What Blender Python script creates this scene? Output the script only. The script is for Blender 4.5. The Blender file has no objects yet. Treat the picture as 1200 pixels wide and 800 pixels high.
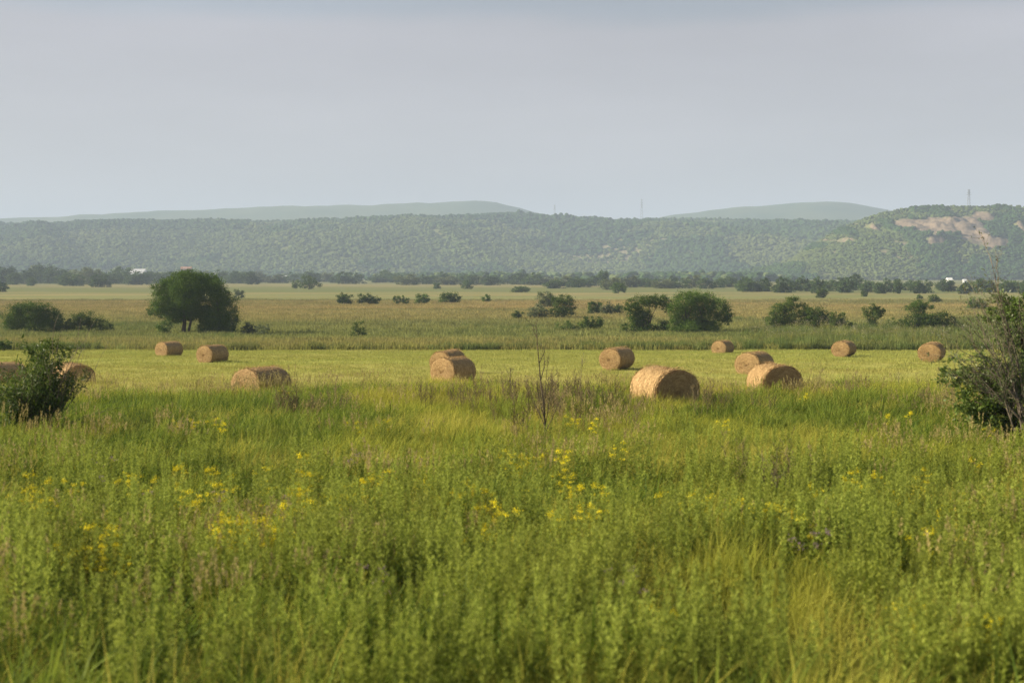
import bpy, math, random
import numpy as np
from math import sin, cos, pi, radians, exp

SC = bpy.context.scene
COL = SC.collection
rng = np.random.default_rng(7)
random.seed(7)

# ------------------------------------------------------------------ camera geometry
FPX = 1667.0                      # focal length in pixels of the 1200 px wide frame
PITCH = math.atan(80.0 / FPX)     # the horizon lies 80 px above the frame centre
CAMZ = 10.0                       # above the plain (z = 0)
SUN_AZ = radians(-86)             # clockwise from +Y: sun to the left, a touch beyond
SUN_EL = radians(27)

_HD = [0, 13, 30, 50, 60, 75, 92, 112, 130, 145, 165, 200, 300, 1e6]
_HH = [3.4, 3.9, 4.35, 4.8, 5.2, 5.9, 6.4, 7.0, 7.65, 8.2, 8.95, 9.6, 10.0, 10.0]

def ray(px, py, Y):
    """the point at distance Y seen at photograph pixel (px, py)"""
    u, v = (px - 600) / FPX, (400 - py) / FPX
    s = Y / (cos(PITCH) + v * sin(PITCH))
    return u * s, Y, CAMZ + s * (-sin(PITCH) + v * cos(PITCH))

def ground_z(x, y):
    x = np.asarray(x, float); y = np.asarray(y, float)
    a = 0
    for o in (-3.0, 0, 3.0):
        a = a + np.interp(y + o, _HD, _HH) / 3
    z = CAMZ - a
    fade = np.clip((260 - y) / 150, 0, 1)
    z = z + fade * (0.10 * np.sin(x * 0.21 + y * 0.09) * np.sin(y * 0.17 - x * 0.05 + 1) + 0.04 * np.sin(x * 0.7 + 2) * np.sin(y * 0.6))
    return z

def gz(x, y): return float(ground_z(x, y))

def dist_at(px, py):
    """distance at which the ground shows at this photograph pixel"""
    lo, hi = 8.0, 6000.0
    for _ in range(50):
        m = math.sqrt(lo * hi)
        x, y, z = ray(px, py, m)
        if z > gz(x, m): lo = m
        else: hi = m
    return lo

# ------------------------------------------------------------------ value noise (python side)
_perm = rng.random((64, 64))
def vnoise(x, y, s=1.0, seed=0):
    x = np.asarray(x, float) / s + seed * 17.3; y = np.asarray(y, float) / s + seed * 9.1
    xi, yi = np.floor(x).astype(int), np.floor(y).astype(int)
    fx, fy = x - xi, y - yi
    fx = fx * fx * (3 - 2 * fx); fy = fy * fy * (3 - 2 * fy)
    g = lambda a, b: _perm[a % 64, b % 64]
    return (g(xi, yi) * (1 - fx) + g(xi + 1, yi) * fx) * (1 - fy) + (g(xi, yi + 1) * (1 - fx) + g(xi + 1, yi + 1) * fx) * fy
def fbm(x, y, s=1.0, seed=0, o=4):
    t = 0; a = 0.5; n = 0
    for k in range(o):
        t = t + a * vnoise(x, y, s / 2 ** k, seed + k); n += a; a *= 0.5
    return t / n

# ------------------------------------------------------------------ object helpers
def tag(o, label=None, cat=None, group=None, kind=None):
    if label: o['label'] = label
    if cat: o['category'] = cat
    if group: o['group'] = group
    if kind: o['kind'] = kind
    return o

def empty(name, loc=(0, 0, 0), rz=0):
    o = bpy.data.objects.new(name, None); COL.objects.link(o)
    o.location = loc; o.rotation_euler = (0, 0, rz); o.empty_display_size = 0.3
    return o

def build_mesh(name, V, F, mats, tint=None, mi=None, smooth=False):
    """V (n,3); F a (m,4) int array (a repeated last index makes a triangle) or a list of tuples"""
    me = bpy.data.meshes.new(name)
    V = np.asarray(V, np.float32)
    if isinstance(F, np.ndarray):
        m, k = F.shape
        me.vertices.add(len(V)); me.vertices.foreach_set('co', V.ravel())
        me.loops.add(m * k); me.loops.foreach_set('vertex_index', F.astype(np.int32).ravel())
        me.polygons.add(m)
        me.polygons.foreach_set('loop_start', (np.arange(m) * k).astype(np.int32))
        me.polygons.foreach_set('loop_total', np.full(m, k, np.int32))
    else:
        me.from_pydata(V.tolist(), [], F)
    if not isinstance(mats, (list, tuple)): mats = [mats]
    for mm in mats: me.materials.append(mm)
    if mi is not None: me.polygons.foreach_set('material_index', np.asarray(mi, np.int32))
    if tint is not None:
        a = me.attributes.new('tint', 'FLOAT', 'POINT'); a.data.foreach_set('value', np.asarray(tint, np.float32))
    me.polygons.foreach_set('use_smooth', np.full(len(me.polygons), smooth))
    me.update(calc_edges=True)
    return me

def obj(name, me, parent=None, loc=None):
    o = bpy.data.objects.new(name, me); COL.objects.link(o)
    if parent: o.parent = parent
    if loc is not None: o.location = loc
    return o

class Acc:
    """collects quads"""
    def __init__(s): s.V = []; s.F = []; s.T = []; s.n = 0
    def add(s, V, F, t=0.5):
        V = np.asarray(V, float).reshape(-1, 3); F = np.asarray(F, int)
        s.V.append(V); s.F.append(F + s.n); s.n += len(V)
        s.T.append(np.full(len(V), t) if np.isscalar(t) else np.asarray(t, float))
    def mesh(s, name, mats, smooth=False):
        return build_mesh(name, np.concatenate(s.V), np.concatenate(s.F), mats, np.concatenate(s.T), smooth=smooth)
    def tube(s, P, R, n=6, t=0.5, cap=True):
        P = np.asarray(P, float); R = np.asarray(R, float); k = len(P)
        rings = []
        for i in range(k):
            d = P[min(i + 1, k - 1)] - P[max(i - 1, 0)]; d = d / (np.linalg.norm(d) + 1e-9)
            a = np.cross(d, [0.3, 0.9, 0.1] if abs(d[2]) > .7 else [0, 0, 1]); a /= np.linalg.norm(a) + 1e-9
            b = np.cross(d, a)
            th = np.arange(n) * 2 * pi / n
            rings.append(P[i] + R[i] * (np.cos(th)[:, None] * a + np.sin(th)[:, None] * b))
        V = np.concatenate(rings); F = []
        for i in range(k - 1):
            for j in range(n):
                j2 = (j + 1) % n
                F.append((i * n + j, i * n + j2, (i + 1) * n + j2, (i + 1) * n + j))
        s.add(V, F, t)
    def box(s, c, d, rz=0, t=0.5):
        c = np.asarray(c, float); d = np.asarray(d, float) / 2
        V = np.array([(x, y, z) for x in (-1, 1) for y in (-1, 1) for z in (-1, 1)], float) * d
        R = np.array([[cos(rz), -sin(rz), 0], [sin(rz), cos(rz), 0], [0, 0, 1]])
        V = V @ R.T + c
        s.add(V, [(0, 1, 3, 2), (4, 6, 7, 5), (0, 4, 5, 1), (2, 3, 7, 6), (0, 2, 6, 4), (1, 5, 7, 3)], t)

# ------------------------------------------------------------------ materials
def new_mat(name):
    m = bpy.data.materials.new(name); m.use_nodes = True
    nt = m.node_tree; nt.nodes.clear()
    return m, nt
def N(nt, t, **kw):
    n = nt.nodes.new(t)
    for k, v in kw.items():
        if k.startswith('i_'): n.inputs[int(k[2:])].default_value = v
        else: setattr(n, k, v)
    return n
def L(nt, a, b): nt.links.new(a, b)
def mix(nt, fac, a, b):
    n = nt.nodes.new('ShaderNodeMix'); n.data_type = 'RGBA'
    for s, v in ((0, fac), (6, a), (7, b)):
        if hasattr(v, 'node'): L(nt, v, n.inputs[s])
        elif s == 0: n.inputs[0].default_value = v
        else: n.inputs[s].default_value = (*v, 1)
    return n.outputs[2]
def wnoise(nt, scale, stretch=(1, 1, 1), detail=3, lo=0.35, hi=0.65, off=(0, 0, 0)):
    g = N(nt, 'ShaderNodeNewGeometry')
    mp = N(nt, 'ShaderNodeMapping'); mp.inputs['Scale'].default_value = stretch; mp.inputs['Location'].default_value = off
    L(nt, g.outputs['Position'], mp.inputs[0])
    n = N(nt, 'ShaderNodeTexNoise'); n.inputs['Scale'].default_value = scale; n.inputs['Detail'].default_value = detail
    L(nt, mp.outputs[0], n.inputs['Vector'])
    r = N(nt, 'ShaderNodeMapRange'); r.inputs[1].default_value = lo; r.inputs[2].default_value = hi
    L(nt, n.outputs['Fac'], r.inputs[0])
    return r.outputs[0]
def attr(nt, name='tint'):
    a = N(nt, 'ShaderNodeAttribute', attribute_name=name); return a.outputs['Fac']

def plant_mat(name, c0, c1, c2, patch=0.12, patch_amt=0.8, trans=0.35, rough=0.6, rand=0.25, spec=0.10, c_patch=None):
    """c0..c1 per leaf or blade, c2 in world-space patches, brightness varied per plant"""
    m, nt = new_mat(name)
    col = mix(nt, attr(nt), c0, c1)
    w = wnoise(nt, patch, lo=.4, hi=.65)
    mu = N(nt, 'ShaderNodeMath', operation='MULTIPLY'); L(nt, w, mu.inputs[0]); mu.inputs[1].default_value = patch_amt
    col = mix(nt, mu.outputs[0], col, c2)
    oi = N(nt, 'ShaderNodeObjectInfo')
    mr = N(nt, 'ShaderNodeMapRange'); mr.inputs[3].default_value = 1 - rand; mr.inputs[4].default_value = 1 + rand
    L(nt, oi.outputs['Random'], mr.inputs[0])
    hsv = N(nt, 'ShaderNodeHueSaturation'); L(nt, mr.outputs[0], hsv.inputs['Value']); L(nt, col, hsv.inputs['Color'])
    p = N(nt, 'ShaderNodeBsdfPrincipled'); p.inputs['Roughness'].default_value = rough
    p.inputs['Specular IOR Level'].default_value = spec
    L(nt, hsv.outputs[0], p.inputs['Base Color'])
    t = N(nt, 'ShaderNodeBsdfTranslucent'); L(nt, hsv.outputs[0], t.inputs[0])
    ms = N(nt, 'ShaderNodeMixShader'); ms.inputs[0].default_value = trans
    L(nt, p.outputs[0], ms.inputs[1]); L(nt, t.outputs[0], ms.inputs[2])
    o = N(nt, 'ShaderNodeOutputMaterial'); L(nt, ms.outputs[0], o.inputs[0])
    return m

def solid_mat(name, c0, c1, scale=3.0, rough=0.85, stretch=(1, 1, 1), bump=0.0, detail=5, tint=None):
    m, nt = new_mat(name)
    tc = N(nt, 'ShaderNodeTexCoord'); mp = N(nt, 'ShaderNodeMapping'); mp.inputs['Scale'].default_value = stretch
    L(nt, tc.outputs['Object'], mp.inputs[0])
    n = N(nt, 'ShaderNodeTexNoise'); n.inputs['Scale'].default_value = scale; n.inputs['Detail'].default_value = detail
    L(nt, mp.outputs[0], n.inputs['Vector'])
    r = N(nt, 'ShaderNodeMapRange'); r.inputs[1].default_value = .35; r.inputs[2].default_value = .65
    L(nt, n.outputs['Fac'], r.inputs[0])
    col = mix(nt, r.outputs[0], c0, c1)
    if tint:
        w_ = wnoise(nt, .16, (1, 1, .35), 6, .38, .62)
        col = mix(nt, attr(nt), col, mix(nt, w_, tuple(c * .55 for c in tint), tint))
    p = N(nt, 'ShaderNodeBsdfPrincipled'); p.inputs['Roughness'].default_value = rough; p.inputs['Specular IOR Level'].default_value = .2
    L(nt, col, p.inputs['Base Color'])
    if bump:
        b = N(nt, 'ShaderNodeBump'); b.inputs['Strength'].default_value = bump; b.inputs['Distance'].default_value = 0.05
        L(nt, n.outputs['Fac'], b.inputs['Height']); L(nt, b.outputs[0], p.inputs['Normal'])
    o = N(nt, 'ShaderNodeOutputMaterial'); L(nt, p.outputs[0], o.inputs[0])
    return m

def field_color(nt):
    """what grows where on the plain, by distance band from the embankment, broken up by noise"""
    g = N(nt, 'ShaderNodeNewGeometry'); sp = N(nt, 'ShaderNodeSeparateXYZ'); L(nt, g.outputs['Position'], sp.inputs[0])
    w = wnoise(nt, 0.012, (0.45, 1, 1), 5, 0.0, 1.0)
    sc = N(nt, 'ShaderNodeMath', operation='MULTIPLY_ADD'); L(nt, w, sc.inputs[0]); sc.inputs[1].default_value = 0.9; sc.inputs[2].default_value = 0.55
    y2 = N(nt, 'ShaderNodeMath', operation='SUBTRACT'); L(nt, sp.outputs['Y'], y2.inputs[0]); y2.inputs[1].default_value = 190
    cl = N(nt, 'ShaderNodeMath', operation='MAXIMUM'); L(nt, y2.outputs[0], cl.inputs[0]); cl.inputs[1].default_value = 0
    m2 = N(nt, 'ShaderNodeMath', operation='MULTIPLY'); L(nt, cl.outputs[0], m2.inputs[0]); L(nt, sc.outputs[0], m2.inputs[1])
    mn = N(nt, 'ShaderNodeMath', operation='MINIMUM'); L(nt, sp.outputs['Y'], mn.inputs[0]); mn.inputs[1].default_value = 190
    ad = N(nt, 'ShaderNodeMath', operation='ADD'); L(nt, m2.outputs[0], ad.inputs[0]); wb = N(nt, 'ShaderNodeMath', operation='MULTIPLY_ADD'); L(nt, wnoise(nt, .09, (1, 1, 1), 4, 0, 1, (5, 5, 0)), wb.inputs[0]); wb.inputs[1].default_value = 10; L(nt, mn.outputs[0], wb.inputs[2])
    wc = N(nt, 'ShaderNodeMath', operation='SUBTRACT'); L(nt, wb.outputs[0], wc.inputs[0]); wc.inputs[1].default_value = 5; L(nt, wc.outputs[0], ad.inputs[1])
    mr = N(nt, 'ShaderNodeMapRange'); mr.inputs[1].default_value = 0; mr.inputs[2].default_value = 1500
    L(nt, ad.outputs[0], mr.inputs[0])
    cr = N(nt, 'ShaderNodeValToRGB'); L(nt, mr.outputs[0], cr.inputs[0])
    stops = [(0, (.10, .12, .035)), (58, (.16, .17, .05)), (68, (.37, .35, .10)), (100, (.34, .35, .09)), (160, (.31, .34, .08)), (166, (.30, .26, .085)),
             (190, (.33, .29, .10)), (205, (.24, .25, .08)), (270, (.27, .25, .09)), (320, (.37, .30, .12)), (420, (.43, .315, .14)),
             (500, (.34, .27, .12)), (590, (.23, .24, .10)), (680, (.33, .27, .13)), (760, (.17, .19, .08)), (980, (.19, .19, .085)), (1150, (.30, .25, .13)), (1400, (.20, .20, .10))]
    el = cr.color_ramp.elements
    for i, (d, c) in enumerate(stops):
        e = el[i] if i < 2 else el.new(d / 1500)
        e.position = d / 1500; e.color = (*c, 1)
    col = cr.outputs[0]
    w2 = wnoise(nt, 0.03, (0.3, 1, 1), 6, .40, .62, (40, 9, 0))
    k = N(nt, 'ShaderNodeMath', operation='MULTIPLY'); L(nt, w2, k.inputs[0]); k.inputs[1].default_value = .42
    w4 = wnoise(nt, .11, (.5, 1, 1), 5, .48, .68, (3, 70, 0)); w5 = wnoise(nt, .5, (.06, 1, 1), 3, .45, .6, (8, 0, 0))
    mx = N(nt, 'ShaderNodeMath', operation='MAXIMUM'); L(nt, w4, mx.inputs[0]); L(nt, w5, mx.inputs[1])
    s5 = N(nt, 'ShaderNodeMapRange'); s5.inputs[1].default_value = 175; s5.inputs[2].default_value = 160; s5.inputs[4].default_value = .30; L(nt, sp.outputs['Y'], s5.inputs[0])
    k5 = N(nt, 'ShaderNodeMath', operation='MULTIPLY'); L(nt, mx.outputs[0], k5.inputs[0]); L(nt, s5.outputs[0], k5.inputs[1])
    col = mix(nt, k5.outputs[0], col, (.44, .33, .12))
    # the green patches only beyond the mown field
    st = N(nt, 'ShaderNodeMapRange'); st.inputs[1].default_value = 180; st.inputs[2].default_value = 240; L(nt, sp.outputs['Y'], st.inputs[0])
    k2 = N(nt, 'ShaderNodeMath', operation='MULTIPLY'); L(nt, k.outputs[0], k2.inputs[0]); L(nt, st.outputs[0], k2.inputs[1])
    col = mix(nt, k2.outputs[0], col, (.12, .16, .055))
    return col

def ground_mat():
    m, nt = new_mat('meadow_ground')
    col = field_color(nt)
    f = wnoise(nt, 0.9, (.5, 1, 1), 8, .3, .7)
    col = mix(nt, f, col, mix(nt, .35, col, (.10, .10, .035)))
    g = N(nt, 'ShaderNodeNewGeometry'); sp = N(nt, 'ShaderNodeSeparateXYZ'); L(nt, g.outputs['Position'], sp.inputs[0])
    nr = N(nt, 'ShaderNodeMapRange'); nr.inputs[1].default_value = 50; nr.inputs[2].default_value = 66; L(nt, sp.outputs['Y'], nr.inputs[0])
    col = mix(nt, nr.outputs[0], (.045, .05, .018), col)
    p = N(nt, 'ShaderNodeBsdfPrincipled'); p.inputs['Roughness'].default_value = 1; p.inputs['Specular IOR Level'].default_value = .0
    L(nt, col, p.inputs['Base Color'])
    o = N(nt, 'ShaderNodeOutputMaterial'); L(nt, p.outputs[0], o.inputs[0])
    return m

def field_grass_mat(name, amt=0.6, c=(.16, .19, .05), rand=.25, trans=.3):
    m, nt = new_mat(name)
    col = field_color(nt)
    col = mix(nt, attr(nt), mix(nt, amt, col, c), col)
    oi = N(nt, 'ShaderNodeObjectInfo')
    mr = N(nt, 'ShaderNodeMapRange'); mr.inputs[3].default_value = 1 - rand; mr.inputs[4].default_value = 1 + rand
    L(nt, oi.outputs['Random'], mr.inputs[0])
    hsv = N(nt, 'ShaderNodeHueSaturation'); L(nt, mr.outputs[0], hsv.inputs['Value']); L(nt, col, hsv.inputs['Color'])
    d = N(nt, 'ShaderNodeBsdfDiffuse'); L(nt, hsv.outputs[0], d.inputs[0])
    t = N(nt, 'ShaderNodeBsdfTranslucent'); L(nt, hsv.outputs[0], t.inputs[0])
    ms = N(nt, 'ShaderNodeMixShader'); ms.inputs[0].default_value = trans
    L(nt, d.outputs[0], ms.inputs[1]); L(nt, t.outputs[0], ms.inputs[2])
    o = N(nt, 'ShaderNodeOutputMaterial'); L(nt, ms.outputs[0], o.inputs[0])
    return m

M = {}
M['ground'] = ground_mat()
M['grass'] = plant_mat('grass_blade', (.19, .24, .028), (.46, .45, .065), (.53, .45, .095), .16, .7, .45)
M['lush'] = plant_mat('lush_blade', (.04, .095, .013), (.24, .30, .036), (.22, .27, .04), .3, .5, .4)
M['weed'] = plant_mat('weed_leaf', (.11, .17, .025), (.32, .37, .065), (.29, .32, .055), .3, .6, .42, .7)
M['seed'] = plant_mat('seed_head', (.34, .28, .12), (.46, .37, .17), (.38, .32, .11), .3, .4, .3)
M['dry'] = plant_mat('dry_stalk', (.14, .11, .06), (.30, .23, .12), (.20, .18, .07), .4, .4, .1, .9)
M['flower'] = plant_mat('yellow_flower', (.70, .60, .02), (.85, .74, .04), (.75, .62, .03), .5, .3, .3)
M['plume'] = plant_mat('pale_plume', (.42, .36, .25), (.55, .48, .36), (.45, .40, .26), .5, .4, .3)
M['violet'] = plant_mat('violet_flower', (.26, .17, .22), (.36, .25, .30), (.30, .20, .26), .5, .4, .3)
M['stubble'] = field_grass_mat('stubble_blade', .4, (.25, .29, .07), .22)
M['meadow'] = field_grass_mat('meadow_blade', .55, (.16, .20, .06), .3)
M['reed'] = plant_mat('reed_blade', (.06, .11, .025), (.19, .23, .06), (.20, .19, .06), .06, .6, .35)
M['oak'] = plant_mat('oak_leaf', (.036, .08, .013), (.11, .175, .024), (.09, .145, .02), .5, .5, .22, .55)
M['bush'] = plant_mat('bush_leaf', (.048, .095, .018), (.13, .18, .034), (.105, .145, .028), .5, .5, .28, .6)
M['willow'] = plant_mat('willow_leaf', (.10, .14, .06), (.17, .19, .09), (.14, .16, .07), .15, .5, .25, .6)
M['near'] = plant_mat('shrub_leaf', (.05, .10, .018), (.16, .22, .04), (.12, .17, .03), .5, .4, .4, .5, spec=.25)
M['silver'] = plant_mat('narrow_leaf', (.09, .13, .045), (.19, .22, .08), (.13, .17, .05), .8, .4, .35, .45, spec=.4)
M['belt'] = plant_mat('belt_leaf', (.045, .085, .03), (.10, .15, .045), (.09, .14, .04), .02, .6, .2, .8)
M['belt2'] = plant_mat('belt_leaf_pale', (.09, .12, .05), (.17, .19, .08), (.14, .16, .065), .02, .6, .2, .8)
M['forest'] = plant_mat('hill_forest_leaf', (.020, .050, .014), (.042, .085, .022), (.06, .10, .026), .004, .7, .12, .9, .2)
M['forest2'] = plant_mat('scrub_leaf', (.07, .11, .03), (.115, .15, .045), (.13, .155, .05), .005, .7, .12, .9, .2)
M['bark'] = solid_mat('bark', (.05, .038, .027), (.13, .10, .075), 6, .95, (1, 1, .2), .6)
M['twig'] = solid_mat('grey_twig', (.10, .08, .06), (.24, .20, .15), 3, .95)
M['white'] = solid_mat('white_render', (.72, .72, .70), (.80, .80, .78), .3, .7)
M['pink'] = solid_mat('pinkish_brick', (.42, .28, .23), (.48, .34, .28), .3, .85)
M['roofing'] = solid_mat('roof_sheet', (.55, .56, .57), (.62, .62, .62), .3, .5)
M['rust'] = solid_mat('orange_sheet', (.34, .17, .11), (.40, .21, .13), .5, .7)
M['darkwin'] = solid_mat('window_glass', (.03, .04, .05), (.06, .07, .08), .5, .2)
M['steel'] = solid_mat('pylon_steel', (.16, .17, .18), (.24, .25, .26), .5, .5)

# hay: strands of straw tones by per-strand tint
def hay_mat():
    m, nt = new_mat('hay')
    tc = N(nt, 'ShaderNodeTexCoord')
    n = N(nt, 'ShaderNodeTexNoise'); n.inputs['Scale'].default_value = 7; n.inputs['Detail'].default_value = 8; n.inputs['Roughness'].default_value = .7
    L(nt, tc.outputs['Object'], n.inputs['Vector'])
    r = N(nt, 'ShaderNodeMapRange'); r.inputs[1].default_value = .36; r.inputs[2].default_value = .62; L(nt, n.outputs['Fac'], r.inputs[0])
    c = mix(nt, attr(nt), (.30, .18, .07), (.70, .50, .245))
    c = mix(nt, r.outputs[0], mix(nt, .55, c, (.24, .13, .05)), c)
    p = N(nt, 'ShaderNodeBsdfPrincipled'); p.inputs['Roughness'].default_value = .75; p.inputs['Specular IOR Level'].default_value = .2
    L(nt, c, p.inputs['Base Color'])
    b = N(nt, 'ShaderNodeBump'); b.inputs['Strength'].default_value = .6; b.inputs['Distance'].default_value = .03
    L(nt, n.outputs['Fac'], b.inputs['Height']); L(nt, b.outputs[0], p.inputs['Normal'])
    o = N(nt, 'ShaderNodeOutputMaterial'); L(nt, p.outputs[0], o.inputs[0])
    return m
M['hay'] = hay_mat()

# ------------------------------------------------------------------ ground: one sheet to the far hills
def spaced(a, b, n, k):  # points crowding towards a
    t = np.linspace(0, 1, n); return a + (b - a) * (np.exp(k * t) - 1) / (math.exp(k) - 1)
ys = np.concatenate([np.linspace(-400, 0, 9)[:-1], spaced(0, 12500, 330, 6.2)])
hx = spaced(0, 6500, 150, 4.5)
xs = np.concatenate([-hx[::-1][:-1], hx])
XX, YY = np.meshgrid(xs, ys)
ZZ = ground_z(XX, YY)
nx, ny = len(xs), len(ys)
ii, jj = np.meshgrid(np.arange(nx - 1), np.arange(ny - 1))
a = (jj * nx + ii).ravel()
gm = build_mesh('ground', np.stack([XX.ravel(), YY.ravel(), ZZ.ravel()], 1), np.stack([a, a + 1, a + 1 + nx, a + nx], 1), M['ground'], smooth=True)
tag(obj('ground', gm), kind='structure', label='flat river plain of mown meadow and tan and green grassland')

# ------------------------------------------------------------------ hills
def crest_fn(pts, dist, dz=0):
    px = np.array([p[0] for p in pts], float); py = np.array([p[1] for p in pts], float)
    X = (px - 600) / FPX * dist; Z = (320 - py) / FPX * dist + CAMZ + dz
    def f(x):
        w = dist * 0.006
        return sum(np.interp(x + o, X, Z) for o in (-2 * w, -w, 0, w, 2 * w)) / 5
    return f

# main wooded ridge
crestA = crest_fn([(-300, 262), (0, 256), (60, 259), (130, 256), (200, 253), (300, 254), (400, 254), (470, 255), (540, 251), (600, 249), (660, 252), (700, 251), (716, 254),
                   (740, 251), (850, 251), (900, 253), (1010, 255), (1100, 262), (1600, 275)], 3700, -19)
def hillA(x, y):
    foot = 2650 + 260 * (fbm(x, 0 * y, 620, 3, 2) - .5)
    s = np.clip((y - foot) / (3700 - foot), 0, 1.0)
    prof = s ** 1.15 * (1 - 0.18 * s) / 0.82
    z = crestA(x) * prof
    ridge = 1 - np.abs(2 * fbm(x + 0.45 * y, y * .22, 430, 8, 3) - 1) * 2.2
    z = z + 42 * ridge * np.sin(pi * np.clip(s, 0, 1)) ** 1.1
    # a long smooth shoulder rising to the right, as the photograph shows between x 300 and 600
    sh = np.exp(-((x - (-330 + (y - 3000) * .55)) / 260) ** 2)
    z = z + 16 * sh * np.sin(pi * s)
    z = z + 5 * (fbm(x, y, 60, 5, 3) - .5) * np.clip(s * 5, 0, 1)
    return np.where(y > 3700, crestA(x) - (y - 3700) * .12 + 3 * (fbm(x, y, 60, 5) - .5), z) - 2 * (s <= 0)

def grid_mesh(name, fn, x0, x1, y0, y1, step, mat, tfn=None):
    xs = np.arange(x0, x1 + step, step); ys = np.arange(y0, y1 + step, step)
    X, Y = np.meshgrid(xs, ys); Z = fn(X, Y); nx, ny = len(xs), len(ys)
    i, j = np.meshgrid(np.arange(nx - 1), np.arange(ny - 1)); a = (j * nx + i).ravel()
    T = tfn(X, Y, Z).ravel() if tfn else None
    return build_mesh(name, np.stack([X.ravel(), Y.ravel(), Z.ravel()], 1), np.stack([a, a + 1, a + 1 + nx, a + nx], 1), mat, T, smooth=True)

M['hillside'] = solid_mat('hillside_turf', (.08, .11, .035), (.13, .14, .05), .012, 1, tint=(.26, .23, .13))
def bareA(X, Y, Z):   # pale bare earth where the slope is quarried, lower middle of the ridge
    m = np.exp(-((X - 190) / 190) ** 2 - ((Y - 3050) / 130) ** 2) * 1.0
    return np.clip((m * (0.3 + fbm(X, Y, 40, 12) * 1.4) - .45) * 3, 0, 1)
hA = obj('hill', grid_mesh('hill', hillA, -1900, 2000, 2450, 4000, 13, M['hillside'], bareA))
tag(hA, 'long wooded ridge across the back of the plain', kind='structure')

# right-hand hill with the cliffs
crestB = crest_fn([(880, 322), (930, 300), (960, 279), (990, 262), (1020, 250), (1050, 243), (1080, 240), (1120, 239.5), (1200, 239), (1300, 238), (1500, 245), (1900, 262)], 2350, -6)
cliffs = [  # px, py, rx, ry of the bare faces as seen on the slope: (x, height) ellipses on the hill
    (1075, 262, 24, 6), (1102, 265, 20, 9), (1127, 272, 14, 14), (1139, 278, 9, 16), (1168, 252, 12, 6), (1197, 266, 5, 8), (1080, 283, 12, 5),
    (1030, 268, 5, 4), (1150, 286, 12, 6), (996, 281, 6, 2.5), (1112, 262, 14, 6), (1145, 262, 10, 7), (1080, 268, 14, 6), (1120, 259, 28, 5), (1090, 270, 10, 6)]
CLX = np.array([((c[0] - 600) / FPX * 2230, (320 - c[1]) / FPX * 2230 + 10, c[2] / FPX * 2230, c[3] / FPX * 2230) for c in cliffs])
def cliff_mask(x, z):
    m = 0
    for cx, cz, rx, rz in CLX:
        m = np.maximum(m, 1.35 - np.sqrt(((x - cx) / rx) ** 2 + ((z - cz) / rz) ** 2))
    return m
def baseB(x, y):
    foot = 2050 + 70 * (fbm(x, 0 * y, 260, 31, 2) - .5)
    s = np.clip((y - foot) / (2350 - foot), 0, 1)
    z = crestB(x) * (s ** 0.95)
    return z, s
def hillB(x, y):
    z, s = baseB(x, y)
    ridge = 1 - np.abs(2 * fbm(x + .3 * y, y * .3, 150, 21, 3) - 1) * 2.2
    z = z + 14 * ridge * np.sin(pi * s)
    m = np.clip(cliff_mask(x, z), 0, 1)
    gul = np.abs(2 * fbm(x + .4 * y, y * .25, 17, 63, 2) - 1) * 1.6 
    z = z + m * (8 * gul - 3) + 7 * m + m * 7 * (np.abs(2 * fbm(x, y * .5, 11, 77, 3) - 1) - .2)
    z = z + 5 * (fbm(x, y, 35, 6, 3) - .5) * np.clip(s * 5, 0, 1)
    return np.where(y > 2350, crestB(x) - (y - 2350) * .12, z) - 2 * (s <= 0)
def rockB(X, Y, Z):
    return np.clip((cliff_mask(X, Z) + 1.1 * (fbm(X, Z * 1.5, 14, 14) - .5) - .16) * 4, 0, 1)
M['cliff'] = solid_mat('hill_and_cliff', (.09, .12, .035), (.15, .15, .055), .02, 1, tint=(.25, .19, .135), bump=.6)
hB = obj('hill', grid_mesh('hill', hillB, 280, 2100, 1980, 2600, 4, M['cliff'], rockB))
tag(hB, 'wooded hill on the right with bare orange rock faces', kind='structure')

# distant hills
def far_hill(pts, dist, depth, name, label):
    c = crest_fn(pts, dist)
    def f(x, y):
        s = np.clip(1 - np.abs((y - dist) / depth), 0, 1)
        z = c(x) * s ** .7 + 30 * (fbm(x, y, 500, 41) - .5) * np.sin(pi * s) + 14 * (fbm(x, y, 90, 4, 3) - .5) * s
        return z - 3
    x0 = (pts[0][0] - 600) / FPX * dist; x1 = (pts[-1][0] - 600) / FPX * dist
    o = obj(name, grid_mesh(name, f, x0, x1, dist - depth, dist + depth, 45, M['farhill']))
    tag(o, label, kind='structure')
M['farhill'] = solid_mat('distant_forest', (.05, .09, .04), (.09, .12, .05), .004, 1)
far_hill([(-300, 258), (0, 256), (100, 252), (170, 248), (250, 245), (330, 241), (420, 239), (480, 238), (530, 237), (560, 234), (580, 236), (610, 244), (640, 252), (700, 264), (820, 318)], 5700, 900, 'hill', 'pale blue distant upland rising behind the left ridge')
far_hill([(640, 318), (760, 256), (800, 249), (850, 244), (900, 240), (930, 237), (960, 235), (985, 236), (1010, 240), (1035, 246), (1100, 258), (1300, 300)], 5500, 900, 'hill', 'pale blue distant hill seen left of the cliffs')

# ------------------------------------------------------------------ instancer for stuff
def stash(name, meshes):
    c = bpy.data.collections.new(name)
    for i, me in enumerate(meshes):
        o = bpy.data.objects.new('%s_%03d' % (name, i), me); c.objects.link(o)
    return c

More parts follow.
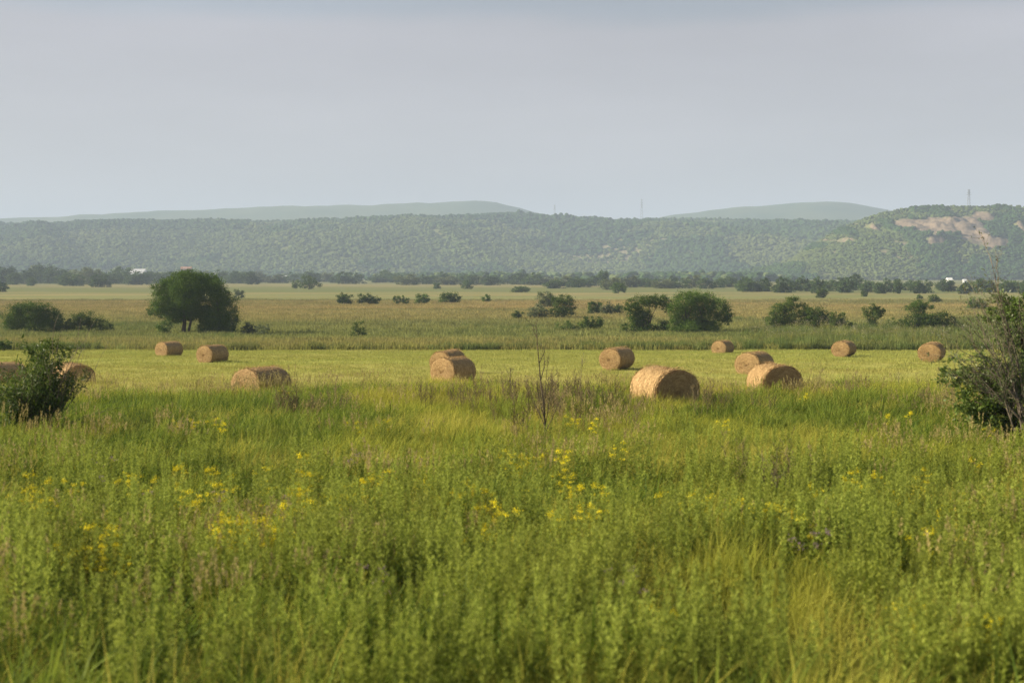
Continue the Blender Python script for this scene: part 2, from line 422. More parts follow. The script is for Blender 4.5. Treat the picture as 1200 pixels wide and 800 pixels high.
def scatter(name, P, scale, rot, idx, coll, label, mat=None):
    """ONE object whose points carry instances of the meshes in coll"""
    n = len(P)
    me = bpy.data.meshes.new(name); me.vertices.add(n); me.vertices.foreach_set('co', np.asarray(P, np.float32).ravel())
    for nm, typ, v in (('scl', 'FLOAT_VECTOR', scale), ('rot', 'FLOAT_VECTOR', rot)):
        a = me.attributes.new(nm, typ, 'POINT'); a.data.foreach_set('vector', np.asarray(v, np.float32).ravel())
    a = me.attributes.new('idx', 'INT', 'POINT'); a.data.foreach_set('value', np.asarray(idx, np.int32))
    o = obj(name, me)
    ng = bpy.data.node_groups.new('scatter_' + name, 'GeometryNodeTree')
    ng.interface.new_socket('Geometry', in_out='INPUT', socket_type='NodeSocketGeometry')
    ng.interface.new_socket('Geometry', in_out='OUTPUT', socket_type='NodeSocketGeometry')
    gi = ng.nodes.new('NodeGroupInput'); go = ng.nodes.new('NodeGroupOutput')
    ci = ng.nodes.new('GeometryNodeCollectionInfo'); ci.inputs['Collection'].default_value = coll
    ci.inputs['Separate Children'].default_value = True; ci.inputs['Reset Children'].default_value = True
    ip = ng.nodes.new('GeometryNodeInstanceOnPoints'); ip.inputs['Pick Instance'].default_value = True
    def na(nm, t):
        q = ng.nodes.new('GeometryNodeInputNamedAttribute'); q.data_type = t; q.inputs['Name'].default_value = nm
        return q.outputs['Attribute']
    ng.links.new(gi.outputs[0], ip.inputs['Points']); ng.links.new(ci.outputs[0], ip.inputs['Instance'])
    ng.links.new(na('idx', 'INT'), ip.inputs['Instance Index'])
    e2r = ng.nodes.new('FunctionNodeEulerToRotation'); ng.links.new(na('rot', 'FLOAT_VECTOR'), e2r.inputs[0])
    ng.links.new(e2r.outputs[0], ip.inputs['Rotation'])
    ng.links.new(na('scl', 'FLOAT_VECTOR'), ip.inputs['Scale'])
    ng.links.new(ip.outputs[0], go.inputs[0])
    md = o.modifiers.new('scatter', 'NODES'); md.node_group = ng
    tag(o, label, kind='stuff')
    return o

def wedge(n, y0, y1, margin=1.1, pad=3.0, x0=None, x1=None):
    """random points over the part of the ground in view, uniform per square metre"""
    y = np.sqrt(rng.random(n) * (y1 * y1 - y0 * y0) + y0 * y0)
    hw = 0.36 * y * margin + pad
    x = (rng.random(n) * 2 - 1) * hw
    return x, y
def wedge_area(y0, y1, margin=1.1, pad=3.0): return 0.36 * margin * (y1 ** 2 - y0 ** 2) + 2 * pad * (y1 - y0)
def px_of(x, y): return 600 + x / y * FPX

# ------------------------------------------------------------------ plant meshes for scattering
def blades(n, R, h0, h1, w0, w1, lean=0.35, wind=0.12, curve=0.5, levels=(0, .35, .7, 1.0), acc=None, z0=0.0, tint=(0, 1), square=False):
    if square: px, py = (rng.random((2, n)) * 2 - 1) * R
    else:
        r = R * np.sqrt(rng.random(n)); th = rng.random(n) * 2 * pi; px, py = r * np.cos(th), r * np.sin(th)
    h = h0 + (h1 - h0) * rng.random(n) ** 1.3; w = w0 + (w1 - w0) * rng.random(n)
    ld = rng.random(n) * 2 * pi; la = lean * rng.random(n) ** 1.2
    dx, dy = np.cos(ld) * la + wind, np.sin(ld) * la
    cv = curve * rng.random(n)
    fd = rng.random(n) * 2 * pi; wx, wy = np.cos(fd), np.sin(fd)
    V = []
    for t in levels:
        zz = z0 + h * (t - .45 * cv * t * t)
        bx = px + dx * h * (t * .5 + t * t * (.5 + cv)); by = py + dy * h * (t * .5 + t * t * (.5 + cv))
        ww = w * .5 * (.25 + .75 * (1 - t) ** .6) * (1.0 if t > 0 else .7)
        if t == 1.0: ww = w * .04
        V.append(np.stack([bx - wx * ww, by - wy * ww, zz], 1)); V.append(np.stack([bx + wx * ww, by + wy * ww, zz], 1))
    k = len(levels); V = np.stack(V, 1)            # n, 2k, 3
    base = (np.arange(n) * 2 * k)[:, None]
    F = np.concatenate([base + np.array([2 * i, 2 * i + 1, 2 * i + 3, 2 * i + 2]) for i in range(k - 1)])
    T = np.repeat(tint[0] + (tint[1] - tint[0]) * rng.random(n), 2 * k)
    acc = acc or Acc(); acc.add(V.reshape(-1, 3), F, T)
    return acc

def leaf_quads(acc, P, D, ln, wd, t):
    """rhombic leaves at P pointing along D"""
    n = len(P); D = D / (np.linalg.norm(D, axis=1, keepdims=True) + 1e-9)
    A = rng.normal(size=(n, 3)); S = np.cross(D, A); S /= np.linalg.norm(S, axis=1, keepdims=True) + 1e-9
    ln = np.broadcast_to(np.asarray(ln, float), (n,))[:, None]; wd = np.broadcast_to(np.asarray(wd, float), (n,))[:, None]
    V = np.stack([P, P + D * ln * .45 + S * wd * .5, P + D * ln, P + D * ln * .45 - S * wd * .5], 1).reshape(-1, 3)
    F = (np.arange(n) * 4)[:, None] + np.arange(4)
    acc.add(V, F, np.repeat(t, 4) if not np.isscalar(t) else t)

def stems(acc, n, R, h0, h1, w, wind=.08, t=.3):
    """thin upright stalks; returns base, top"""
    r = R * np.sqrt(rng.random(n)); th = rng.random(n) * 2 * pi
    B = np.stack([r * np.cos(th), r * np.sin(th), np.zeros(n)], 1)
    h = h0 + (h1 - h0) * rng.random(n)
    T = B + np.stack([h * (wind + .10 * rng.normal(size=n)), h * .1 * rng.normal(size=n), h], 1)
    for k in (0, 1):
        d = np.array([w / 2, 0, 0]) if k else np.array([0, w / 2, 0])
        V = np.stack([B - d, B + d, T + d * .5, T - d * .5], 1).reshape(-1, 3)
        acc.add(V, (np.arange(n) * 4)[:, None] + np.arange(4), t)
    return B, T

def two_mats(name, a1, m1, a2, m2):
    V = np.concatenate(a1.V + [v for v in a2.V]); F1 = np.concatenate(a1.F); F2 = np.concatenate(a2.F) + a1.n
    T = np.concatenate(a1.T + a2.T)
    return build_mesh(name, V, np.concatenate([F1, F2]), [m1, m2], T, mi=np.concatenate([np.zeros(len(F1)), np.ones(len(F2))]))

grass_c = stash('grass_tuft', [blades(105, .42, .35, .85, .008, .016, .75, .12, 1.0).mesh('grass_tuft', M['grass']) for _ in range(8)])
lush_c = stash('lush_tuft', [blades(80, .40, .4, 1.0, .012, .028, .85, .12, 1.2).mesh('lush_tuft', M['lush']) for _ in range(6)])

def seed_tuft():
    a, b = Acc(), Acc(); B, T = stems(a, 9, .35, .75, 1.05, .005, .10, .9)
    for k in range(len(T)):
        m = 16; u = rng.random(m)
        ax = (T[k] - B[k]) / np.linalg.norm(T[k] - B[k])
        P = T[k] - ax * (u[:, None] * .17) + rng.normal(size=(m, 3)) * .008
        leaf_quads(b, P, ax + rng.normal(size=(m, 3)) * .35, .05, .014, rng.random(m))
    return two_mats('seed_tuft', a, M['grass'], b, M['seed'])
seed_c = stash('seed_tuft', [seed_tuft() for _ in range(5)])

def weed_plant():
    a = Acc(); B, T = stems(a, 5, .2, .75, 1.15, .009, .04, .2)
    for k in range(len(T)):
        m = 60; u = .12 + .88 * rng.random(m) ** .8
        th = rng.random(m) * 2 * pi
        D = np.stack([np.cos(th), np.sin(th), .35 + .5 * u], 1)
        P = B[k] + (T[k] - B[k]) * u[:, None]
        leaf_quads(a, P, D, .11 * (1.15 - .75 * u), .026 * (1.2 - .6 * u), np.clip(u * .9 + .2 * rng.random(m), 0, 1))
        m = 26; P = T[k] + np.stack([rng.normal(size=m) * .014, rng.normal(size=m) * .014, -.25 + .3 * rng.random(m)], 1)
        leaf_quads(a, P, np.stack([rng.normal(size=m) * .5, rng.normal(size=m) * .5, np.ones(m)], 1), .035, .014, .95)
    return a.mesh('leafy_weed', M['weed'])
weed_c = stash('leafy_weed', [weed_plant() for _ in range(7)])

def flower_plant(mat, nst=6, head=.035, hgt=(.5, .8), m=34):
    a, b = Acc(), Acc(); B, T = stems(a, nst, .18, *hgt, .007, .05, .3)
    for k in range(len(T)):
        q = 16; u = rng.random(q); th = rng.random(q) * 2 * pi
        leaf_quads(a, B[k] + (T[k] - B[k]) * u[:, None], np.stack([np.cos(th), np.sin(th), .6 + 0 * u], 1), .08, .014, rng.random(q))
        P = T[k] + np.stack([rng.normal(size=m) * head, rng.normal(size=m) * head, np.abs(rng.normal(size=m)) * head * .8 - .02], 1)
        leaf_quads(b, P, rng.normal(size=(m, 3)) + [0, 0, .5], .02, .016, rng.random(m))
    return two_mats('flowering_weed', a, M['grass'], b, mat)
flower_c = stash('flowering_weed', [flower_plant(M['flower'], 6, .027) for _ in range(5)])
violet_c = stash('violet_weed', [flower_plant(M['violet'], 5, .03, (.55, .85), 20) for _ in range(3)])
plume_c = stash('plume_weed', [flower_plant(M['plume'], 6, .09, (1.2, 2.1), 40) for _ in range(4)])

def dry_weed(h0=.7, h1=1.3):
    a = Acc()
    for s in range(6):
        b0 = np.array([*(rng.normal(size=2) * .12), 0]); h = h0 + (h1 - h0) * rng.random()
        top = b0 + np.array([rng.normal() * .15 * h, rng.normal() * .15 * h, h])
        mid = (b0 + top) / 2 + rng.normal(size=3) * .03
        a.tube([b0, mid, top], [.007, .005, .002], 3, .3 * rng.random())
        for q in range(12):
            u = .3 + .7 * rng.random(); p = b0 + (top - b0) * u; th = rng.random() * 2 * pi; l = .35 * h * (1.1 - u * .8)
            e = p + np.array([cos(th) * l * .5, sin(th) * l * .5, l * .75])
            a.tube([p, e], [.004, .0015], 3, rng.random())
            P = p + (e - p) * (.3 + .7 * rng.random(7))[:, None]
            leaf_quads(a, P, rng.normal(size=(7, 3)), .03, .012, rng.random(7))
    return a.mesh('dry_weed', M['dry'])
dry_c = stash('dry_weed', [dry_weed() for _ in range(5)])
stub_c = stash('stubble_tuft', [blades(60, .8, .06, .20, .012, .026, .9, .06, .6, (0, .6, 1.0)).mesh('stubble_tuft', M['stubble']) for _ in range(6)])
mead_c = stash('meadow_tuft', [blades(46, 1.2, .35, .85, .04, .09, .4, .08, .5, (0, .6, 1.0)).mesh('meadow_tuft', M['meadow']) for _ in range(6)])
reed_c = stash('reed_tuft', [blades(70, .7, .7, 1.5, .03, .06, .3, .06, .4, (0, .5, 1.0)).mesh('reed_tuft', M['reed']) for _ in range(6)])

def put(name, x, y, coll, nvar, label, s0=.8, s1=1.2, tilt=.08, zs=None, sink=0.0):
    n = len(x); z = ground_z(x, y) - sink
    s = s0 + (s1 - s0) * rng.random(n)
    S = np.stack([s, s, s * (zs if zs is not None else 1) * (.85 + .3 * rng.random(n))], 1)
    # yaw small so the wind keeps its direction
    Rr = np.stack([rng.normal(size=n) * tilt, rng.normal(size=n) * tilt, rng.normal(size=n) * .9], 1)
    return scatter(name, np.stack([x, y, z], 1), S, Rr, rng.integers(0, nvar, n), coll, label)

mown_edge = lambda x: 60 + 3.5 * np.sin(x * .13) + 5 * (fbm(x, x * 0, 7, 3) - .5) + np.where(x > 12, 4, 0) * (fbm(x, 0 * x, 12, 9))

# tall unmown grass between the embankment and the mown field
A0 = wedge_area(9, 66)
x, y = wedge(int(A0 * 6.5), 9, 66)
lushmask = fbm(x, y * .6, 6.5, 4, 3)
band = np.exp(-((y - 43) / 7) ** 2) * .15 + np.exp(-((y - 12) / 5) ** 2) * .22
lum = (lushmask + band) > .63
keep = (y < mown_edge(x)) & ~(lum & (rng.random(len(x)) < .75))
keep &= (vnoise(x, y, 1.1, 44) > .10) & ((y > 17) | (rng.random(len(x)) < .5))
hs = np.clip(.25 + .75 * fbm(x, y, 3.0, 6, 2) + .85 * vnoise(x, y, .9, 12), .3, 1.7) * np.interp(y, [12, 18, 28, 50, 66], [.95, .8, .66, .74, .62])
put('grass', x[keep], y[keep], grass_c, 8, 'tall yellow green grass in the foreground', .8, 1.15, .1, hs[keep])
x, y = wedge(int(A0 * 4.5), 9, 68)
lushmask = fbm(x, y * .6, 6.5, 4, 3)
band = np.exp(-((y - 43) / 7) ** 2) * .15 + np.exp(-((y - 12) / 5) ** 2) * .22
keep = (((lushmask + band) > .60) | (vnoise(x, y, 1.3, 55) > .80)) & (y < mown_edge(x) + 2)
hs = np.clip(.3 + .6 * fbm(x, y, 2.5, 16, 3) + .7 * vnoise(x, y, .8, 19), .4, 1.6) * np.interp(y, [12, 18, 28, 40, 66], [1.0, .8, .65, .8, .7])
put('lush_grass', x[keep], y[keep], lush_c, 6, 'dark green broad-bladed grass clumps in the foreground', .75, 1.15, .1, hs[keep])
x, y = wedge(int(A0 * 1.5), 10, 62)
keep = (fbm(x, y, 4, 22) > .53) & (rng.random(len(x)) < .9)
put('seed_heads', x[keep], y[keep], seed_c, 5, 'tan feathery seed heads standing above the grass', .75, 1.1, .1)
# leafy weeds in a belt near the camera
x, y = wedge(9000, 11, 30)
p = px_of(x, y)
d = np.interp(y, [11, 13, 15, 17.5, 20, 24, 30], [.75, .75, .8, .8, .35, .12, .08]) * np.where(p < 330, .5, 1.0) * np.clip((fbm(x, y, 2.2, 33, 3) - .30) * 4, 0, 1)
keep = rng.random(len(x)) < d
put('weeds', x[keep], y[keep], weed_c, 7, 'tall leafy grey green weeds standing in the nearest grass', .75, 1.1, .07)
x, y = wedge(5200, 26, 60)
keep = (fbm(x, y, 5, 133, 3) > .55) & (vnoise(x, y, 1.2, 64) > .45)
put('weeds', x[keep], y[keep], weed_c, 7, 'shorter leafy weeds in dark clumps through the middle of the meadow', .5, .8, .1)
# yellow flowers
x, y = wedge(5200, 17, 48)
fl = fbm(x, y, 3.2, 51, 3)
boost = np.exp(-((y - 24) / 6) ** 2)
keep = rng.random(len(x)) < np.clip((fl - .56) * 9, 0, 1) * (.05 + .26 * boost)
xx = [x[keep]]; yy = [y[keep]]
for (cx, cy, n, r) in ((880, 612, 16, .45), (905, 607, 14, .3), (276, 640, 12, .25), (400, 585, 16, .6), (612, 622, 16, .5), (672, 585, 16, .6), (1064, 572, 8, .3), (335, 615, 14, .5), (85, 655, 14, .5), (545, 575, 12, .6), (210, 590, 12, .6), (760, 760, 3, .1), (1110, 772, 5, .2)):
    n = max(3, int(n * .6)); Yd = dist_at(cx, cy + 48); 
    xx.append((cx - 600) / FPX * Yd + rng.normal(size=n) * r); yy.append(Yd + rng.normal(size=n) * r * 1.6)
x = np.concatenate(xx); y = np.concatenate(yy)
put('yellow_flowers', x, y, flower_c, 5, 'yellow flower heads scattered through the foreground grass', .8, 1.15, .08)
x, y = wedge(170, 13, 30)
keep = fbm(x, y, 2.5, 61) > .68
put('violet_flowers', x[keep], y[keep], violet_c, 3, 'dull violet flower heads low in the near weeds', .8, 1.1, .08)
# brown stalks round the thin dead sapling and by the right shrub
xx, yy = [], []
for (cx, cd, n, sx, sy) in ((660, 47, 46, 1.7, 3.5), (590, 48, 34, 1.5, 3.5), (880, 46, 8, 1.2, 1.6), (1050, 56, 12, 1.8, 1.5), (930, 26, 5, .5, .6), (350, 44, 14, .5, .5), (1160, 46, 16, 1.2, 2)):
    xx.append((cx - 600) / FPX * cd + rng.normal(size=n) * sx); yy.append(cd + rng.normal(size=n) * sy)
put('dry_stalks', np.concatenate(xx), np.concatenate(yy), dry_c, 5, 'brown dead weed stalks rising from the grass', .6, 1.2, .12)
xx, yy = [], []
for (px, dd, n, w_) in ((779, 48.4, 60, 1.9), (306, 59.2, 22, 1.8), (908, 55.4, 26, 1.4), (531, 73.2, 16, 1.3)):
    xx.append((px - 600) / FPX * dd + rng.uniform(-1, 1, n) * w_); yy.append(dd - 1.1 + rng.uniform(-.9, .7, n))
put('bale_fringe', np.concatenate(xx), np.concatenate(yy), grass_c, 8, 'tall grass left standing in front of the nearer bales', .8, 1.1, .1, .85)
# stubble on the mown field
x, y = wedge(int(wedge_area(55, 165) * 1.15), 55, 166)
keep = (y > mown_edge(x) - 3) & (y < 161.5 + 5 * fbm(x, 0 * x, 9, 88, 3))
put('mown_grass', x[keep], y[keep], stub_c, 6, 'short yellow green stubble of the mown field round the bales', .8, 1.3, .05, .8 + .6 * fbm(x[keep], y[keep], 9, 3))
# the uncut strip behind it
x, y = wedge(int(wedge_area(163, 200) * .9), 163, 200)
keep = rng.random(len(x)) < np.where(px_of(x, y) > 860, .35, .95)
put('uncut_strip', x[keep], y[keep], mead_c, 6, 'uncut yellow grass strip along the back of the mown field', .8, 1.2, .05, 1.1 + .3 * fbm(x[keep], y[keep], 12, 3))
x, y = wedge(int(wedge_area(163, 300) * .42), 163, 300)
p = px_of(x, y)
right = np.clip((p - 840) / 60, 0, 1); mid = np.clip((p - 560) / 120, 0, 1)
f = fbm(x, y * .5, 16, 70, 3)
dens = np.where(y < 235, right * .95 + (1 - right) * np.clip((f - .38) * 6, 0, 1) * (.42 + .5 * mid), np.clip((f - .52) * 7, 0, 1) * .8)
dens = np.maximum(dens, (y < 168) * np.clip((fbm(x, y * 0, 9, 71) - .42) * 6, 0, 1) * .9)
keep = rng.random(len(x)) < dens
put('reeds', x[keep], y[keep], reed_c, 6, 'green reeds and rank grass behind the mown field', .8, 1.2, .06, (.65 + .35 * right)[keep] * (.8 + .5 * fbm(x[keep], y[keep], 6, 3)))
xr = rng.uniform(-66, 66, 900); yr = 162 + 3 * fbm(xr, 0 * xr, 9, 88, 3) + rng.random(900) * 2.4; kr = fbm(xr, 0 * xr, 8, 171, 3) > .40  # added row of dark reeds stands in for the shadow at the uncut edge
put('reeds', xr[kr], yr[kr], reed_c, 6, 'dark green fringe of rank grass added as the shadow line along the back edge of the mown field', .8, 1.2, .06, .75)
x, y = wedge(1600, 172, 235)
keep = (px_of(x, y) > 880) & (fbm(x, y, 7, 81) > .5)
put('pale_plumes', x[keep], y[keep], plume_c, 4, 'pale pinkish weed plumes in front of the right-hand bushes', .9, 1.3, .06)
# meadow out on the plain
x, y = wedge(int(wedge_area(195, 520) * .34), 195, 520, 1.08)
put('meadow', x, y, mead_c, 6, 'tan and green meadow grass across the plain', .9, 1.5, .05, .55 + .6 * fbm(x, y, 22, 5))

# ------------------------------------------------------------------ crowns
def crown(acc, C, R, n, size, flat=.75, tw=(0, 1), inner=.25, asp=.6):
    """leaf clumps: sub-clumps on the ellipsoid (C, R), each of many small faces"""
    C = np.asarray(C, float); R = np.asarray(R, float)
    k = max(6, int(n / 55)); D = rng.normal(size=(k, 3)); D /= np.linalg.norm(D, axis=1, keepdims=True)
    rr = np.where(rng.random(k) < inner, .25 + .4 * rng.random(k), .70 + .38 * rng.random(k))
    S = C + D * R * rr[:, None]
    m = int(n / k) + 1; sr = .175 * float(np.mean(R)) + size * .3
    Pn = rng.normal(size=(k, m, 3)) * sr * [1, 1, .7] * (.45 + 1.0 * rng.random((k, 1, 1)))
    P = (S[:, None, :] + Pn).reshape(-1, 3)
    Dn = rng.normal(size=(len(P), 3)) + np.repeat(D, m, 0) * .5
    t = np.clip(tw[0] + (tw[1] - tw[0]) * (np.repeat(rng.random(k), m) * .5 + rng.random(len(P)) * .5), 0, 1)
    P[:, 2] = np.maximum(P[:, 2], 0.02)
    leaf_quads(acc, P, Dn, size * (.7 + .6 * rng.random(len(P))), size * asp * (.7 + .6 * rng.random(len(P))), t)

def plant(name, box, clumps, label, cat, leaf='bush', trunks=(), group=None, dist=None, size=None, dens=1.0, pale=None, branch=True, depth=1.0):
    """box = (px0, px1, py_top, py_base) on the photograph gives distance, place and real size;
    clumps are (u, v, ru, rv) in box widths and heights"""
    x0, x1, yt, yb = box
    d = dist or dist_at((x0 + x1) / 2, yb)
    k = d / FPX; W, H = (x1 - x0) * k, (yb - yt) * k
    bx = ((x0 + x1) / 2 - 600) * k
    root = empty(name, (bx, d, gz(bx, d) - .05))
    size = size or max(.16, .95 * k * 1.4)
    acc = Acc(); tot = sum((c[2] * W) * (c[3] * H) for c in clumps)
    C3 = []
    for (u, v, ru, rv) in clumps:
        R = (ru * W, ru * W * depth * (.8 + .3 * rng.random()), rv * H); C = ((u - .5) * W, (rng.random() - .5) * W * .22 * depth, v * H)
        area = R[0] * R[2]; C3.append(C)
        n = int(dens * 34 * area / (size * size) + 60)
        crown(acc, C, R, min(n, 9000), size)
    obj('crown', acc.mesh('crown', M[leaf]), root)
    ts = trunks or ((.5, 0, .02),)
    for (u, lean, rad) in ts:
        tr = Acc()
        r = rad * W; b = np.array([(u - .5) * W, 0, -.1]); top = b + np.array([lean * W, 0, H * .5])
        tr.tube([b, b * .6 + top * .4 + [.02 * W, 0, 0], top], [r * 1.25, r * .9, r * .55], 8)
        if branch:
            near = sorted(C3, key=lambda c: (c[0] - top[0]) ** 2 + .3 * (c[2] - top[2]) ** 2)[:6]
            for c in near:
                st = b + (top - b) * (.45 + .5 * rng.random()); c = np.array(c)
                tr.tube([st, (st + c) / 2 + [0, 0, .04 * H], c], [r * .5, r * .3, r * .1], 5)
        obj('trunk', tr.mesh('trunk', M['bark'], True), root)
    return tag(root, label, cat, group)

def dome(n, flat=.6, low=.35):
    """clumps of a bush that reaches the ground"""
    out = []
    for i in range(n):
        u = .16 + .68 * (i + .5) / n + rng.normal() * .03
        top = 1 - 1.7 * (u - .5) ** 2 - .12 * rng.random()
        rv = .30 + .08 * rng.random(); out.append((u, top - rv, .17 + .06 * rng.random(), rv))
        out.append((u + rng.normal() * .04, .28, .17, .28))
    return out

BT = 'bushes dotted over the plain'
# the big tree on the left
plant('broad_tree', (170, 280, 317, 392),
      [(.11, .40, .10, .11), (.22, .52, .13, .15), (.19, .70, .10, .13), (.29, .80, .12, .13), (.40, .88, .12, .11), (.54, .88, .13, .11), (.67, .84, .12, .12), (.77, .72, .11, .13), (.80, .58, .12, .15), (.30, .68, .14, .16), (.45, .75, .16, .16), (.62, .70, .16, .16), (.47, .92, .10, .09), (.20, .38, .10, .11), (.31, .30, .10, .12), (.42, .40, .12, .14), (.53, .36, .10, .12), (.64, .30, .10, .14),
       (.85, .46, .13, .17), (.80, .28, .14, .18), (.88, .18, .11, .16), (.70, .22, .14, .17), (.60, .42, .14, .16), (.45, .58, .17, .18), (.34, .36, .13, .14), (.42, .30, .10, .12), (.66, .12, .10, .10), (.48, .70, .2, .2), (.22, .12, .09, .09), (.80, .10, .12, .10)],
      'large round dark green tree standing alone behind the two left-hand far bales', 'tree', 'oak', ((.40, 0, .022), (.45, .03, .014), (.78, 0, .018)), dens=1.35, depth=.9)
plant('shrub', (281, 302, 377, 393), dome(3), 'low bright green shrub just right of the large round tree', 'shrub', 'willow')
plant('shrub', (2, 76, 351, 391), [(.18, .55, .17, .28), (.36, .68, .18, .28), (.52, .70, .17, .28), (.68, .60, .16, .3), (.82, .42, .14, .26), (.3, .3, .2, .28), (.55, .3, .2, .28), (.78, .22, .18, .22), (.15, .28, .13, .22)],
      'large dark rounded shrub at the left, left of the large round tree', 'shrub', 'oak', dens=1.2)
plant('shrub', (70, 136, 362, 391), [(.3, .5, .15, .35), (.5, .68, .14, .3), (.42, .35, .16, .3), (.62, .42, .15, .3), (.75, .3, .13, .26), (.88, .18, .11, .18), (.2, .25, .15, .22), (.1, .3, .12, .3)],
      'lower ragged shrub between the large dark shrub and the large round tree', 'shrub', 'bush', dens=.9)
plant('shrub', (-6, 13, 396, 411), dome(3), 'small dark shrub at the left edge behind the half-hidden bales', 'shrub', 'oak')
plant('shrub', (-14, 12, 327, 342), dome(3), 'dark shrub cut by the left edge in front of the far tree line', 'shrub', 'oak')
plant('shrub', (272, 287, 337, 350), dome(2), 'small grey green shrub right of the top of the large round tree', 'shrub', 'willow')
plant('shrub', (296, 318, 376, 394), dome(2), 'pale thin weedy shrub, second to the right of the large round tree', 'shrub', 'willow', dens=.5)
plant('shrub', (408, 432, 376, 396), dome(2), 'loose dark shrub in the uncut strip below the row of round bushes', 'shrub', 'bush', dens=.6)
row = [((391, 416, 342, 357.5), 'leftmost bush in the row of round bushes on the tan plain'), ((418, 447, 343, 357.5), 'wide low bush, second from the left in the row of round bushes'),
       ((458.5, 471, 346, 357.5), 'small squarish bush left half of the close pair in the row'), ((470, 481, 346, 357.5), 'small upright bush right half of the close pair in the row'),
       ((484, 504, 343, 357), 'round full bush between the close pair and the broad domed bush'), ((512, 543, 342, 356), 'broad domed bush near the right end of the row'),
       ((565, 576.5, 343.5, 355.5), 'smallest lone bush at the right end of the row')]
for b, l in row: plant('bush', b, dome(3 if b[1] - b[0] > 14 else 2), l, 'bush', 'oak', group='row of round bushes on the tan plain', dens=1.1)
plant('tree', (347, 377, 323, 339), [(.2, .5, .16, .3), (.42, .7, .2, .28), (.62, .6, .2, .3), (.82, .35, .15, .25), (.5, .35, .2, .3)], 'spreading grey green tree on the far plain above the row of bushes', 'tree', 'bush')
plant('bush', (341, 350, 328, 338), dome(2), 'tiny bush touching the left of the spreading far tree', 'bush', 'bush', group=BT)
plant('bush', (598, 615, 361, 375), dome(2), 'small dark bush at the left of the clump in the middle of the plain', 'bush', 'bush')
plant('bush', (617, 646, 356, 374), dome(3), 'low pale bush against the left of the middle tree clump', 'bush', 'willow')
plant('tree', (640, 676, 345, 374), [(.35, .72, .22, .25), (.6, .78, .24, .2), (.74, .55, .22, .3), (.45, .45, .25, .3), (.7, .25, .2, .24), (.3, .25, .2, .24)], 'round tree with dark top, tallest of the middle clump', 'tree', 'bush')
plant('bush', (626, 656, 351, 374), dome(3), 'pale willowy bush in front of the round dark-topped tree', 'bush', 'willow', dist=395)
plant('bush', (687, 707, 349, 369), dome(3), 'dark bush left of the pale one between the middle clump and twin trees', 'bush', 'oak')
plant('bush', (704, 721, 352, 370), dome(3), 'pale olive bush between two dark ones left of the twin trees', 'bush', 'willow')
plant('bush', (714, 733, 357, 369), dome(3), 'low dark bush just left of the twin trees', 'bush', 'oak')
plant('shrub', (678, 710, 368, 388), dome(3), 'rounded green shrub in the tall grass nearer than the three small bushes', 'shrub', 'oak')
plant('shrub', (648, 681, 376, 389), dome(3), 'low spreading shrub left of the rounded green shrub', 'shrub', 'bush', dens=.7)
plant('bush', (714, 735, 331, 343.5), dome(3), 'dark blue green bush alone on the far plain at the centre right', 'bush', 'oak')
plant('bush', (599, 622, 335, 342.5), dome(3), 'low dark far bush under the middle of the ridge', 'bush', 'oak')
plant('broad_tree', (731, 790, 345, 391),
      [(.15, .68, .14, .18), (.32, .80, .18, .17), (.52, .84, .18, .15), (.72, .82, .18, .17), (.88, .72, .14, .17), (.22, .45, .16, .2), (.36, .3, .18, .2), (.46, .14, .18, .14), (.28, .15, .15, .15), (.4, .52, .18, .2), (.8, .16, .14, .16), (.68, .1, .12, .1), (.05, .14, .1, .12)],
      'left one of the twin trees, its crown arching right over a gap', 'tree', 'oak', ((.34, .05, .03), (.42, .14, .02)), dens=1.25)
plant('broad_tree', (781, 859, 341, 392),
      [(.14, .62, .12, .2), (.26, .80, .16, .17), (.42, .84, .18, .15), (.60, .80, .18, .17), (.74, .64, .17, .19), (.88, .46, .11, .16), (.62, .46, .2, .24), (.4, .5, .2, .26), (.22, .38, .15, .24), (.35, .2, .18, .18), (.55, .18, .18, .18), (.72, .22, .12, .14), (.9, .33, .08, .1), (.12, .2, .1, .16)],
      'right one of the twin trees, fuller round crown reaching down to the grass', 'tree', 'oak', ((.30, 0, .02), (.5, .04, .02)), dens=1.25)
plant('tree', (897, 952, 346, 388), [(.12, .35, .12, .22), (.25, .55, .16, .22), (.42, .72, .16, .2), (.6, .82, .14, .15), (.75, .6, .15, .2), (.5, .45, .2, .24), (.3, .25, .18, .22), (.6, .22, .2, .2), (.85, .4, .12, .2), (.15, .15, .12, .14)],
      'tallest tree of the right-hand thicket above the lone far bale', 'tree', 'bush', dens=1.2)
plant('bush', (941, 973, 357, 389), dome(3), 'dark round bush against the right of the thicket tree', 'bush', 'oak', dens=1.2)
plant('bush', (968, 993, 362, 386), dome(3), 'dull green bush third along the right-hand thicket', 'bush', 'bush')
plant('bush', (990, 1006, 375, 388), dome(2), 'smallest low bush ending the right-hand thicket', 'bush', 'bush')
plant('tree', (1008, 1038, 354, 388), [(.5, .82, .2, .15), (.3, .68, .22, .18), (.75, .68, .2, .18), (.5, .55, .3, .24), (.4, .3, .22, .22), (.55, .2, .18, .18), (.9, .72, .1, .08)], 'ragged upright tree alone between the thicket and the flat-topped tree', 'tree', 'bush')
plant('bush', (1037, 1063, 371, 389), dome(3), 'brownish low bush right of the ragged upright tree', 'bush', 'bush', dens=.7)
plant('flat_topped_tree', (1060, 1093, 349, 388), [(.3, .75, .26, .13), (.55, .82, .26, .13), (.78, .74, .2, .12), (.5, .6, .24, .13), (.52, .42, .2, .14), (.5, .2, .28, .18)],
      'small umbrella-shaped tree above the right-most far bale', 'tree', 'oak', ((.5, 0, .04),), dens=1.2)
plant('bush', (1058, 1102, 366, 390), dome(4), 'dark spreading bush under the flat-topped tree', 'bush', 'oak')
